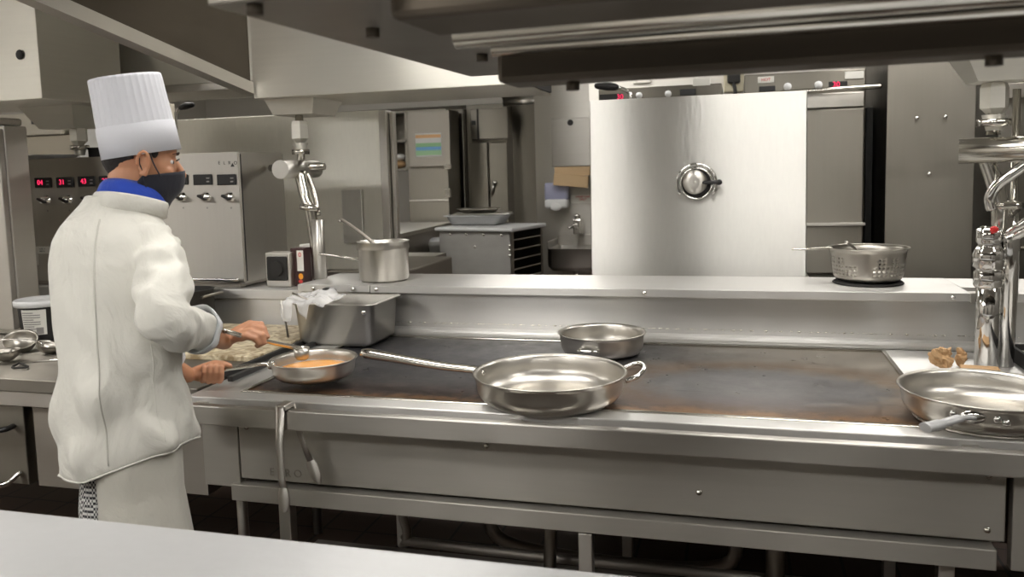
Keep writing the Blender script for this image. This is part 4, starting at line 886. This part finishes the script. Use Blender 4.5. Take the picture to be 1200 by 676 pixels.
b = B(); q0 = Yp(590, 123, 7.3); tube(b, [(q0.x, 7.3, 2.28), (q0.x+.55, 7.3, 2.31)], .06); tube(b, [(q0.x, 7.3, 2.2), (q0.x+.5, 7.3, 2.22)], .03); o = tag(obj('ceiling_pipe', b, 'steel_soft'), 'pair of thick pipes running under the ceiling left of the pillar', 'pipe')
b = B()
for x in (q0.x+.1, q0.x+.45): tube(b, [(x, 7.3, 2.3), (x, 7.3, CEIL-.001)], .01)
o = tag(obj('pipe_hanger', b, 'steel_dark'), 'thin rods holding the ceiling pipes by the pillar', 'bracket')
# cabinets above: lower bulkhead
b = B(); box(b, -4.4, -1.9, 7.9, 8.6, 2.25, CEIL-.001); tag(obj('bulkhead', b, 'plaster'), 'cream bulkhead above the far cabinets', 'bulkhead')
# pillar
xa, xb, za, zb = rect(628, 90, 705, 325, 7.0)
b = B(); box(b, xa, xb+.45, 7.0, 7.5, 0, CEIL); struct('wall_pillar', b, 'steel_soft')
# towel dispenser
x0_, x1_, z0_, z1_ = rect(646, 138, 692, 195, 6.85)
t = thing('towel_dispenser', 'steel paper towel dispenser with brown sheets hanging from it', 'dispenser', ((x0_+x1_)/2, 6.9, z0_))
b = B(); box(b, x0_, x1_, 6.85, 6.998, z0_, z1_, .008); obj('case', b, 'steel', t)
b = B(); cyl(b, ((x0_+x1_)/2, 6.85, z1_-.04), ((x0_+x1_)/2, 6.84, z1_-.04), .025); obj('lock', b, 'black', t)
b = B(); box(b, x0_+.02, x1_-.01, 6.86, 6.90, z0_-.08, z0_-.001, .004); box(b, x0_+.02, x1_-.02, 6.82, 6.86, z0_-.17, z0_-.07, .004, rot=about(((x0_+x1_)/2, 6.84, z0_-.1), .10, 'Y')); obj('paper_towel', b, plain('tan_towel', (.58, .42, .25), .8), t)
# soap
x0_, x1_, z0_, z1_ = rect(637.5, 214, 665, 247, 6.88)
t = thing('soap_dispenser', 'white soap dispenser with blue-grey window on the pillar', 'dispenser', ((x0_+x1_)/2, 6.9, z0_))
b = B(); box(b, x0_, x1_, 6.89, 6.998, z0_+.09, z1_, .02, seg=3, smooth=True); obj('tank', b, 'soapblue', t)
b = B(); box(b, x0_+.003, x1_-.003, 6.87, 6.998, z0_+.02, z0_+.10, .025, seg=3, smooth=True); ell(b, ((x0_+x1_)/2, 6.875, z0_+.035), .05, .02, .035); obj('push_bar', b, 'white_plastic', t)
# sign
x0_, x1_, z0_, z1_ = rect(669, 228.5, 692, 238, 6.99)
t = thing('hand_wash_sign', 'small white sign with red lettering above the hand sink', 'sign', ((x0_+x1_)/2, 6.99, z0_))
b = B(); box(b, x0_, x1_+.05, 6.99, 6.999, z0_, z1_); obj('plate', b, 'label_white', t)
text('sign_text', 'HAND SINK\nONLY', .024, 'red', t, facing((x0_+x1_)/2+.02, 6.989, (z0_+z1_)/2+.008))
# hand sink
x0_, x1_, z0_, z1_ = rect(641, 292, 700, 318, 6.6)
t = thing('hand_sink', 'small steel hand sink on the pillar below the soap dispenser', 'sink', ((x0_+x1_)/2, 6.8, z0_))
xs1 = x1_+.0
b = B(); ring_loft(b, [rrect(x0_+.03, xs1-.03, 6.63, 6.95, .05, z0_), rrect(x0_, xs1, 6.6, 6.99, .04, z0_+.04), rrect(x0_, xs1, 6.6, 6.99, .04, z1_), rrect(x0_-.012, xs1+.012, 6.588, 6.995, .05, z1_+.004), rrect(x0_+.02, xs1-.02, 6.62, 6.97, .04, z1_+.002), rrect(x0_+.03, xs1-.03, 6.64, 6.95, .04, z0_+.05)]); obj('basin', b, 'steel', t)
zt = Yp(670, 275, 6.95).z; b = B(); box(b, Yp(654, 285, 6.95).x, xs1, 6.97, 6.998, z1_, zt, .004); box(b, x0_-.005, x0_+.01, 6.62, 6.99, z1_, zt-.03, .003); obj('splash_guard', b, 'steel', t)
q = Yp(676, 262, 6.85); b = B(); box(b, q.x-.035, q.x+.035, 6.85, 6.99, z1_+.1, zt+.14, .01); tube(b, smooth_path([(q.x, 6.86, zt+.06), (q.x-.02, 6.8, zt+.09), (q.x-.05, 6.76, zt+.07)]), .014); lathe(b, [(.016, 0), (.028, .02), (.028, .04), (0, .045)], (q.x, 6.88, zt+.14), 20); obj('tap', b, 'chrome', t)
b = B(); tube(b, smooth_path([((x0_+x1_)/2, 6.8, z0_), ((x0_+x1_)/2, 6.8, z0_-.1), ((x0_+x1_)/2, 6.97, z0_-.18)]), .02); obj('drain', b, 'chrome', t)

# cart with trays
cart = thing('rack_cart', 'grey steel enclosed tray cart with a flat top in the aisle behind', 'cart', (-2.1, 6.9, 0))
TL, TR = Zp(517, 266, 1.10), Zp(603, 268, 1.10)
cyw = 6.0; xl, xr = Yp(515, 290, cyw).x, Yp(606, 290, cyw).x; dep = .55
sk = Matrix(((1, .28, 0, -.28*cyw), (0, 1, 0, 0), (0, 0, 1, 0), (0, 0, 0, 1)))     # turned slightly in the aisle
ROT = about((xl, cyw, 0), math.radians(-13), 'Z')
zt = Yp(560, 266, cyw).z
b = B(); box(b, xl, xr, cyw, cyw+.03, .15, zt-.03, .004, rot=ROT); obj('back_panel', b, steel('spotted_old_steel', col=(.42, .41, .39), rough=.42, brush=(9, 9, 14), grain=.3, wave=.3, smear=.15, dirt=.25), cart)
b = B()
for y in (cyw+.03, cyw+dep-.03): box(b, xr-.03, xr, y, y+.03, .15, zt-.03, rot=ROT)
box(b, xl, xl+.015, cyw+.03, cyw+dep, .15, zt-.03, rot=ROT); box(b, xl, xr, cyw, cyw+dep, .13, .15, rot=ROT); box(b, xl, xr, cyw+dep-.02, cyw+dep, .15, zt-.03, rot=ROT)
obj('frame', b, 'steel_dark', cart)
for k in range(9):
    b = B(); box(b, xr-.02, xr-.006, cyw+.05, cyw+dep-.03, zt-.10-k*.075, zt-.092-k*.075, rot=ROT @ about((xr, cyw+.05, zt-.10-k*.075), math.radians(0), 'X')); obj('tray_runner', b, 'steel_soft', cart)
b = B(); box(b, xl-.03, xr+.03, cyw-.02, cyw+dep+.02, zt-.03, zt, .010, rot=ROT); obj('top', b, 'steel_pass', cart)
for px, py in ((529, 274), (549, 274), (571, 274), (593, 274), (603, 286), (603, 291), (603, 297), (560, 288)):
    q = Yp(px, py, cyw-.002); b = B(); ell(b, (q.x, cyw-.002-(q.x-xl)*math.tan(math.radians(13)), q.z), .010, .006, .010); obj('rivet', b, 'chrome', cart)
for sx_ in (.06, .9):
    for sy_ in (.1, dep-.1):
        v = ROT @ Vector((xl+(xr-xl)*sx_, cyw+sy_, 0)); b = B(); cyl(b, (v.x-.015, v.y, .05), (v.x+.015, v.y, .05), .05); box(b, v.x-.02, v.x+.02, v.y-.02, v.y+.02, .09, .135); obj('castor', b, 'rubber', cart)
cxm = Yp(564, 258, cyw+.3); cq = Vector((cxm.x, cyw+.30, zt+.001))
t = thing('tray', 'rectangular deep tray on top of the cart, lowest of the stack', 'tray', cq); rpan(t, 'tray_body', cq.x-.25, cq.x+.21, cq.y-.18, cq.y+.18, cq.z, cq.z+.075, 'steel_pass', taper=.03, lip=.02, r=.05)
b = B(); box(b, cq.x-.22, cq.x+.24, cq.y-.14, cq.y+.16, cq.z+.082, cq.z+.092, .004, rot=about(cq, .18, 'Z')); tag(obj('flat_tray', b, 'steel_soft'), 'thin flat tray lying askew between the deep tray and the round bowl', 'tray')
b = B(); lathe(b, [(0, 0), (.13, 0), (.165, .03), (.18, .032), (.178, .036), (.16, .034), (.125, .006), (0, .006)], cq+Vector((-.02, 0, .094)), 40, sy=.8); tag(obj('steel_dish', b, 'pan'), 'bright round steel dish on top of the tray stack', 'dish')
# bin and open rack left of cart
q = Yp(516, 300, 6.6); t = thing('waste_bin', 'grey plastic bin squeezed between the cart and the prep counter', 'bin', (q.x-.03, 6.65, 0))
b = B(); zb_ = Yp(513, 278, 7.0).z; lathe(b, [(0, 0), (.10, 0), (.125, zb_-.05), (.135, zb_-.04), (.135, zb_), (.12, zb_), (.09, .02), (0, .02)], (q.x-.03, 6.65, 0), 32); obj('bucket', b, plain('grey_plastic', (.35, .35, .33), .45), t)
b = B(); ell(b, (q.x-.04, 6.65, zb_+.0), .118, .118, .03); obj('liner', b, 'white_plastic', t)
q0, q1 = Yp(484, 299, 5.0), Yp(512, 299, 5.0)
t = thing('open_rack', 'low open steel rack showing above the shelf edge behind the saucepan', 'rack', ((q0.x+q1.x)/2, 5.05, 0))
b = B(); box(b, q0.x-.3, q1.x, 4.95, 5.18, q0.z-.03, q0.z, .004); box(b, q1.x-.03, q1.x, 4.95, 5.18, 0, q0.z-.031, .004); box(b, q0.x-.3, q0.x-.27, 4.95, 5.18, 0, q0.z-.031, .004); obj('frame', b, 'steel_soft', t)
# papers on wall behind the hat and small wall oven
q0 = rect(88, 128, 130, 186, 4.92); b = B(); box(b, q0[0], q0[1], 4.92, 4.928, q0[2]-.1, q0[3]); o = tag(obj('notice_sheet', b, 'paper'), 'printed white notice sheets hanging behind the hat', 'paper')
q0 = rect(26, 132, 60, 160, 4.9); t = thing('wall_unit', 'cream wall unit with a small dark display at the far left', 'appliance', ((q0[0]+q0[1])/2, 5.1, 0))
b = B(); box(b, q0[0]-.25, q0[1]+.08, 4.9, 5.3, q0[2]+.01, q0[3], .006); obj('housing', b, plain('warm_grey_enamel', (.50, .47, .40), .4), t)
b = B(); p = Yp(42, 143, 4.9); box(b, p.x-.035, p.x+.035, 4.893, 4.9, p.z-.015, p.z+.015); d = obj('display', b, 'black', t)
text('digits', '66', .03, 'grey_ink', d, facing(p.x, 4.892, p.z))
b = B(); box(b, q0[0]-.25, q0[1]+.75, 4.93, 5.3, 0, q0[2]+.005, .006); box(b, q0[1]+.12, q0[1]+.75, 4.93, 5.3, q0[2]+.005, q0[3]+.05, .006); obj('lower_housing', b, plain('warm_grey_enamel_low', (.46, .42, .34), .4), t)

# ---- pass counter in the foreground
fg = thing('pass_counter', 'blurred pale steel pass counter across the foreground', 'counter', (-.5, .95, 0))
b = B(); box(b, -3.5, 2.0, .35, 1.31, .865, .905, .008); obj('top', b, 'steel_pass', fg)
b = B(); box(b, -3.4, 1.9, .45, 1.24, .12, .865); obj('body', b, 'steel_soft', fg)
b = B(); box(b, -3.3, 1.8, .5, 1.19, .0, .12); obj('plinth', b, 'steel_dark', fg)
# unseen dark fridge blocks, added behind the camera to darken what the steel reflects
for k, (x, w) in enumerate(((-5.0, 1.2), (-.62, .62))):
    t = thing('tall_refrigerator', ('unseen dark refrigerator block on the left, added for the steel to reflect', 'unseen narrow dark refrigerator block, added to darken the middle of the lid reflection')[k], 'refrigerator', (x, -1.9, 0))
    b = B(); box(b, x-w/2, x+w/2, -2.35, -1.6, .1, 2.0, .01); obj('body', b, 'void', t)
    for s_ in (-1, 1):
        b = B(); box(b, x+s_*w/4-w/4+.01, x+s_*w/4+w/4-.01, -1.598, -1.56, .15, 1.95, .006); d = obj('door', b, 'void', t); b = B(); tube(b, [(x+s_*.05, -1.53, .9), (x+s_*.05, -1.53, 1.3)], .012); obj('handle', b, 'tube', d)
    b = B()
    for s_ in (-1, 1): cyl(b, (x+s_*(w/2-.1), -2, 0), (x+s_*(w/2-.1), -2, .1), .03)
    obj('foot', b, 'rubber', t)
# ================================================================ THE COOK
CO = Vector((-1.592, 1.80, 0))
chef = thing('person', 'cook in white jacket, tall white hat and black face mask, stirring a pan', 'person', (CO.x, CO.y, 0))
def remesh(o, v, sm=3, it=.5):
    r = o.modifiers.new('skin', 'REMESH'); r.mode = 'VOXEL'; r.voxel_size = v; r.use_smooth_shade = True
    s = o.modifiers.new('soft', 'SMOOTH'); s.factor = it; s.iterations = sm
# head frame
HC = Vector((-1.548, 1.885, 1.632))
az = math.radians(43)
HR = Matrix.Rotation(az, 4, 'Z') @ Matrix.Rotation(math.radians(7), 4, 'Y')        # +X of the head looks along the face
def hd_(x, y, z): return HC + (HR.to_3x3() @ Vector((x, y, z)))
H3 = HR.to_3x3()
bd = B()
ell(bd, hd_(-.012, 0, .025), .090, .071, .088, H3); ell(bd, hd_(.018, 0, -.012), .066, .062, .080, H3)
ell(bd, hd_(.048, 0, -.075), .038, .036, .036, H3); ell(bd, hd_(.03, 0, -.05), .050, .053, .050, H3)
ell(bd, hd_(.060, 0, .035), .022, .050, .030, H3)                                            # brow
tube(bd, [hd_(.078, 0, .012), hd_(.094, 0, -.012), hd_(.101, 0, -.028)], [.007, .009, .011], round_ends=True)
for s_ in (-1, 1):
    ell(bd, hd_(.054, s_*.032, -.022), .022, .022, .020, H3)                                 # cheek
    # ear: rim, lobe and bowl
    e0 = Vector((-.002, s_*.073, -.006))
    rim = [e0+Vector((.012*math.cos(a)*1.25-.004, s_*(.008+.006*math.sin(a)), .030*math.sin(a))) for a in [math.radians(-100+i*24) for i in range(13)]]
    tube(bd, [hd_(*p) for p in rim], .0048, 8, round_ends=True)
    ell(bd, hd_(e0.x-.004, e0.y+s_*.001, e0.z), .013, .006, .027, H3); ell(bd, hd_(e0.x+.004, e0.y+s_*.004, e0.z-.026), .008, .005, .010, H3)
ell(bd, hd_(.112, 0, -.060), .001, .001, .001, H3)
# neck into trunk
tube(bd, [hd_(-.022, 0, -.02), hd_(-.030, 0, -.075), CO+Vector((.015, .055, 1.51)), CO+Vector((.0, .03, 1.44))], [.058, .057, .062, .08], 24)
# trunk and legs
tube(bd, [CO+Vector((0, .02, 1.44)), CO+Vector((0, .0, 1.34)), CO+Vector((0, .0, 1.1)), CO+Vector((0, 0, .92))], [.085, .090, .085, .080], 24)
for s_ in (-1, 1):
    tube(bd, [CO+Vector((s_*.075, 0, .92)), CO+Vector((s_*.085, .02, .50)), CO+Vector((s_*.09, -.01, .09))], [.060, .050, .038], 20, round_ends=True)
# arms
SR = CO+Vector((.085, .03, 1.39)); SL = CO+Vector((-.085, -.03, 1.39))
RHc = Yp(290, 391, 2.12); EL_R = Yp(196, 372, 1.70); WR = Yp(263, 399, 2.11)
WL = LH+lhd*.080+Vector((0, -.0, -.006)); EL_L = CO+Vector((-.13, .20, 1.12))
tube(bd, smooth_path([SR, SR+(EL_R-SR)*.5+Vector((.008, 0, 0)), EL_R, WR], 4), [.034, .034, .034, .034, .034, .034, .036, .036, .036, .036, .034, .031, .028], 20, round_ends=True)
tube(bd, smooth_path([SL, EL_L, WL]), [.036, .042, .046, .044, .042, .041, .042, .041, .038, .034, .030, .027, .026], 20, round_ends=True)
# spoon axis for right hand
TIP = Yp(352, 410, 2.36)
ax_r = (TIP-RHc).normalized()
view = (RHc-Vector((0, 0, EYE))).normalized()
n_r = (UP*.85 - view*.45 - RT*.10)
RBAR = RHc + Vector((0, 0, -.012))
def px3(c, x0, y0, k, px, py, dw): return c + RT*((px-x0)*k) - UP*((py-y0)*k) + view*dw
def rh(px, py, dw): return px3(RHc, 288, 391, .0025, px, py, dw)
wr = rh(262, 399, .004)
for pts, r0 in (([(291, 379, .030), (304, 380, .026), (309, 388, .022), (303, 395, .018)], .0104), ([(293, 383, .011), (307, 385.5, .006), (312, 394.5, .004), (304, 400, .004)], .0106),
                ([(291.5, 389, -.009), (305, 393, -.014), (308.5, 401.5, -.012), (300, 405.5, -.008)], .0100), ([(287, 394, -.024), (297, 397, -.026), (302, 403, -.020), (299, 405, -.010)], .0090)):
    P4 = [rh(*q) for q in pts]
    tube(bd, P4, [r0*1.08, r0*1.02, r0*.95, r0*.80], 14, round_ends=True); ell(bd, P4[1], r0*1.1, r0*1.1, r0*1.1); ell(bd, P4[0], r0*1.2, r0*1.2, r0*1.2)
    tube(bd, [P4[0], (P4[0]+wr)*.5+UP*.004, wr], [.0125, .0155, .020], 14, round_ends=True)
ell(bd, rh(280, 392, .004), .026, .024, .022)
tube(bd, [rh(268, 398, .022), rh(281, 391, .038), rh(293, 393, .036), rh(303, 397, .030)], [.016, .0135, .0115, .0085], 14, round_ends=True)
n_l = (-UP*.55 - view*.75)
viewl = (LH-Vector((0, 0, EYE))).normalized()
n_l = (-UP*.75 - viewl*.62)
def lh(px, py, dw): return LH + RT*((px-250)*.00262) - UP*((py-435)*.00262) + viewl*dw
wl = lh(223, 438, .012)
for x_, r0, t_ in ((239, .0086, 1.5), (246, .0094, .5), (253, .0096, 0), (260, .0092, 1)):
    tube(bd, [lh(x_-3, 443, .020), lh(x_-2, 447-t_*.3, .002), lh(x_-.5, 444, -.016), lh(x_, 436, -.022), lh(x_, 429+t_, -.016), lh(x_+.5, 427+t_, -.002), lh(x_+.5, 430, .008)], [r0*1.1, r0*1.1, r0*1.08, r0*1.0, r0*.98, r0*.9, r0*.8], 14, round_ends=True)
    tube(bd, [lh(x_-3, 443, .020), wl], [.013, .020], 14, round_ends=True)
ell(bd, lh(243, 438, .022), .034, .016, .020)
tube(bd, [wl, lh(238, 430, .018), lh(252, 424.5, .012), lh(263, 425, .004), lh(271, 427.5, .0)], [.020, .015, .0115, .0105, .0078], 14, round_ends=True)
body = obj('body', bd, 'skin', chef); remesh(body, .0034, 3)
# eye, brow
for s_ in (-1, 1):
    b = B(); ell(b, hd_(.063, s_*.030, .004), .010, .012, .0085, H3); e = obj('eye', b, plain('eye_white_%d' % (s_+1), (.75, .72, .70), .2), chef)
    b = B(); ell(b, hd_(.072, s_*.031, .004), .0025, .005, .005, H3); obj('iris', b, 'black', e)
    b = B(); tube(b, [hd_(.084, s_*.014, .026), hd_(.083, s_*.034, .031), hd_(.068, s_*.052, .026)], [.003, .0042, .002], flat=.5); obj('eyebrow', b, 'hair', chef)
    b = B(); tube(b, [hd_(.083, s_*.018, .010), hd_(.0865, s_*.032, .0145), hd_(.078, s_*.046, .009)], .0016); obj('eyelashes', b, 'hair', e)
# hair: a cap at the back and sides under the hat
b = B(); rings = []
for i in range(9):
    z = .055-.118*i/8; ring = []
    for j in range(25):
        a = math.radians(100+160*j/24); f = math.sqrt(max(.05, 1-((z-.025)/.1)**2))
        rr = 1.035+(.012*math.sin(j*3.1+i)); zz = z
        if i > 3: zz = z+.055*(abs(j-12)/12)**1.6*(i-3)/5
        ring.append(hd_(-.012+.092*f*rr*math.cos(a), .0735*f*rr*math.sin(a), zz))
    rings.append(ring)
ring_loft(b, rings, caps=False, closed=False); o = obj('hair', b, 'hair', chef); q = o.modifiers.new('th', 'SOLIDIFY'); q.thickness = .010; q.offset = -1
for s_ in (-1, 1):
    b = B(); ell(b, hd_(.022, s_*.0655, .030), .010, .006, .020, H3); obj('sideburn', b, 'hair', chef)
# mask
b = B(); rings = []
for i in range(11):
    v = i/10; z = -.014-.108*v; ring = []
    for j in range(27):
        u = (j-13)/13; a = u*math.radians(94-16*abs(v-.45))
        bulge = .012*math.exp(-(u*2.6)**2)*(math.sin(PI*min(1, v*1.15+.1)))
        rx = .103-.020*v-.028*max(0, v-.55); ry = .074-.006*v-.010*max(0, v-.6)
        zz = z-(.026*abs(u)**1.4)*(1-v)+.045*abs(u)**1.5*v
        ring.append(hd_(.0+(rx+bulge)*math.cos(a)-.010*abs(u), ry*math.sin(a), zz))
    rings.append(ring)
ring_loft(b, rings, caps=False, closed=False); mk = obj('face_mask', b, 'mask', chef, 'black cloth face mask'); q = mk.modifiers.new('th', 'SOLIDIFY'); q.thickness = .003
for s_ in (-1, 1):
    b = B(); tube(b, smooth_path([hd_(.040, s_*.073, -.038), hd_(.020, s_*.076, -.004), hd_(.006, s_*.081, .026), hd_(-.012, s_*.082, .018), hd_(-.014, s_*.080, -.006), hd_(-.004, s_*.076, -.030), hd_(.006, s_*.069, -.068), hd_(.010, s_*.066, -.082)]), .0018, 8); obj('ear_loop', b, 'mask', mk)
# hat
HM = Matrix.Rotation(az, 4, 'Z') @ Matrix.Rotation(math.radians(-8), 4, 'Y')
hb = hd_(-.004, 0, .018)
b = B(); ht = .212; lathe(b, [(.094, .0), (.0975, .0), (.095, .080), (.0935, .082)], hb, 96, mat=HM, sx=1.04, sy=.90); obj('hat_band', b, 'hat', chef)
ax_h = HM.to_3x3() @ Vector((0, 0, 1))
b = B(); lathe(b, [(.0935, .074), (.0925, .10), (.0895, .16), (.0880, .200), (.0865, .208), (.080, .206), (.04, .197), (.002, .195)], hb, 288, mat=HM, sx=1.03, sy=.91,
      mod=lambda a, z: (.0022*(1-abs(math.sin(a*17))**.6) - .0012) if z < .21 and z > .09 else 0)
obj('hat_crown', b, 'hat', chef, 'tall pleated paper crown')
# neckerchief
b = B(); rings = []
nb = CO+Vector((.022, .060, 1.540)); NT = Matrix.Rotation(math.radians(-14), 4, 'X') @ Matrix.Rotation(math.radians(4), 4, 'Y')
prof = [(.064, .030), (.070, .033), (.077, .020), (.084, -.004), (.083, -.024), (.076, -.030), (.070, -.02), (.062, .0), (.064, .030)]
lathe(b, prof, nb, 48, mat=NT.to_3x3(), sx=1.0, sy=1.02, mod=lambda a, z: .003*math.sin(a*5+z*60)); obj('neckerchief', b, 'blue', chef, 'royal blue neckerchief')

# jacket
b = B(); lathe(b, [(.078, -.052), (.092, -.045), (.0925, -.012), (.090, -.006), (.086, -.010), (.078, -.03), (.078, -.052)], nb, 48, mat=NT.to_3x3(), mod=lambda a, z: .002*math.sin(a*4)); obj('stand_collar', b, 'jacket', chef)
RG = [(1.545, .072, .068, .045), (1.525, .082, .074, .040), (1.495, .106, .084, .026), (1.465, .128, .096, .014), (1.43, .142, .108, .004), (1.37, .150, .116, -.004), (1.28, .152, .120, -.008), (1.18, .152, .120, -.006),
      (1.08, .154, .122, 0), (.98, .162, .130, .004), (.90, .172, .138, .006), (.85, .174, .140, .006), (.815, .172, .138, .006), (.800, .166, .132, .006)]
TW = math.radians(20); TWM = Matrix.Rotation(TW, 3, 'Z')
def tor(th, z):
    for i in range(len(RG)-1):
        if RG[i][0] >= z >= RG[i+1][0]:
            f = (RG[i][0]-z)/(RG[i][0]-RG[i+1][0]); w, d, y = [RG[i][k]+(RG[i+1][k]-RG[i][k])*f for k in (1, 2, 3)]; break
    else: w, d, y = RG[-1][1:] if z < 1 else RG[0][1:]
    cs, sn = math.cos(th), math.sin(th); p = 2.35
    r = (abs(cs)**p+abs(sn)**p)**(-1/p)
    k = max(0, min(1, (1.47-z)/.15))
    lo = max(0, min(1, (1.25-z)/.3))
    f = .018*k*noise.noise(Vector((math.cos(th)*1.6+z*2.2, math.sin(th)*1.6, z*5)))+.017*lo*noise.noise(Vector((math.cos(th)*3, math.sin(th)*3+z*3, z*7+5)))
    f += .008*lo*math.sin(z*34+math.cos(th)*5+math.sin(th)*2)*max(0, noise.noise(Vector((math.cos(th)*2+9, math.sin(th)*2, z*3)))+.3)
    if k > .5: f += -.006*math.exp(-((th+PI/2)/.05)**2)*0
    zz = z
    if z < 1.0: zz = z+(1.0-z)/.2*(.062*max(-.1, math.cos(th+TW))+.012)
    f = max(f*1.5, -.006)
    return CO+TWM @ Vector((w*r*cs*(1+f/w), y+d*r*sn*(1+f/d), zz))
b = B(); rings = []
zs = [1.545-i*(1.545-.8)/74 for i in range(75)]
for z in zs: rings.append([tor(2*PI*j/96, max(.8, z)) for j in range(96)])
ring_loft(b, rings)
def sleeve(bm, pts, rad, seed):
    P = smooth_path(pts, 10); n = len(P); rings = []; prev = None
    for i in range(n):
        t = (P[min(i+1, n-1)]-P[max(i-1, 0)]).normalized(); ref = prev or Vector((0, 0, 1)); nn = (ref-t*ref.dot(t)).normalized(); prev = nn; bb = t.cross(nn)
        u = i/(n-1)*(len(rad)-1); k = min(int(u), len(rad)-2); r = rad[k]+(rad[k+1]-rad[k])*(u-k)
        rings.append([P[i]+(nn*math.cos(a)+bb*math.sin(a))*(r+.015*noise.noise(Vector((math.cos(a)*1.5+seed, math.sin(a)*1.5, i*.33)))+.005*math.sin(i*.9+math.cos(a+seed)*3)) for a in [2*PI*j/40 for j in range(40)]])
    ring_loft(bm, rings)
SRs = CO+TWM @ Vector((.100, .0, 1.415)); SLs = CO+TWM @ Vector((-.098, .01, 1.415))
dR = (WR-EL_R).normalized(); CUF_R = EL_R+(WR-EL_R)*.52
sleeve(b, [SRs, SRs+(EL_R-SRs)*.5+Vector((.012, -.005, .005)), EL_R+Vector((.0, .0, -.005)), CUF_R], [.066, .066, .066, .066, .065, .063, .060, .056], 1)
dL = (WL-EL_L).normalized(); CUF_L = EL_L+(WL-EL_L)*.60
sleeve(b, [SLs, SLs+(EL_L-SLs)*.5+Vector((-.01, 0, .01)), EL_L, CUF_L], [.064, .062, .060, .058, .057, .056, .054], 4)
jk = obj('jacket', b, 'jacket', chef, 'white long chef jacket with turned back cuffs'); remesh(jk, .0058, 4)
def cuff(p, d, r):
    b = B(); Mx = align(d); lathe(b, [(r*.80, -.002), (r*1.06, -.045), (r*1.13, -.048), (r*1.10, -.02), (r*1.03, .012), (r*.92, .014), (r*.80, -.002)], p, 40, mat=Mx, mod=lambda a, z: .004*math.sin(a*3+1)+.002*math.sin(a*7)); return obj('cuff', b, 'cuff', jk)
cuff(CUF_R, dR, .058); cuff(CUF_L, dL, .054)
# seams: back centre, shoulder yoke, armhole
b = B(); pts = [tor(-PI/2+.0, z)+Vector((0, -.0005, 0)) for z in zs[6:-3]]; tube(b, pts, .0024, 6); obj('back_seam', b, cloth('seam_cotton', (.58, .57, .52), .1), jk)
b = B(); pts = [tor(-PI/2+.78, z)+Vector((0, -.0005, 0)) for z in zs[10:-6]]; tube(b, pts, .0014, 6); obj('side_seam', b, 'jacket', jk)
b = B(); pts = [tor(2*PI*j/48, .806) for j in range(49)]; tube(b, pts, .003, 6); obj('hem', b, 'jacket', jk)
# trousers and apron
b = B()
for s_ in (-1, 1):
    rings = []
    for i in range(26):
        z = .93-.86*i/25; r = .074-.004*(i/25)+.004*math.sin(i*1.3+s_); cx_ = s_*(.064+.020*i/25)
        rings.append([CO+Vector((cx_+(r+.004*noise.noise(Vector((a, i*.4, s_))))*math.cos(a), .0+(r*1.08)*math.sin(a), z)) for a in [2*PI*j/36 for j in range(36)]])
    ring_loft(b, rings)
tr = obj('trousers', b, 'check', chef, 'black and white checked trousers'); remesh(tr, .008, 2)
b = B(); rings = []
for i in range(30):
    z = .92-.57*i/29; ring = []
    for j in range(57):
        a = math.radians(-93+255*j/56)       # open at the left back
        u_ = max(0, (i-9)/20); w = .148+.05*u_; d = .116+.036*u_
        f = (.010*math.sin(a*6+z*3)+.006*math.sin(a*13+2))*(i/29)
        ring.append(CO+Vector(((w+f)*math.cos(a), .002+(d+f)*math.sin(a), z)))
    rings.append(ring)
ring_loft(b, rings, caps=False, closed=False); ap = obj('apron', b, 'apron', chef, 'pale long waist apron'); q = ap.modifiers.new('th', 'SOLIDIFY'); q.thickness = .003
for s_ in (-1, 1):
    b = B(); c1 = CO+Vector((s_*.09, .03, 0)); lathe(b, [(.048, 0), (.052, .02), (.050, .05), (.044, .08), (.036, .095)], c1+Vector((0, 0, 0)), 28, caps=True, sx=.95, sy=2.6); obj('shoe', b, 'rubber', chef)

# spoon in the right hand
sp = thing('serving_spoon', 'steel spoon the cook stirs the orange sauce with', 'utensil', TIP)
end = RBAR-ax_r*.10
b = B(); tube(b, [TIP+Vector((0, 0, .005)), RBAR, end], [.0085, .0085, .008], 14, flat=.9, round_ends=True); obj('shaft', b, 'tube', sp)
b = B(); e2 = end-ax_r*.05; tube(b, [end+ax_r*.01, end-ax_r*.015, e2], [.006, .014, .016], 12, flat=.2); obj('flat_end', b, 'chrome', sp)
b = B(); lathe(b, [(0, 0), (.016, .003), (.024, .014), (.026, .042), (.024, .042), (.022, .015), (.014, .006), (0, .004)], TIP+Vector((.004, 0, -.034)), 28); obj('bowl', b, 'pan', sp)
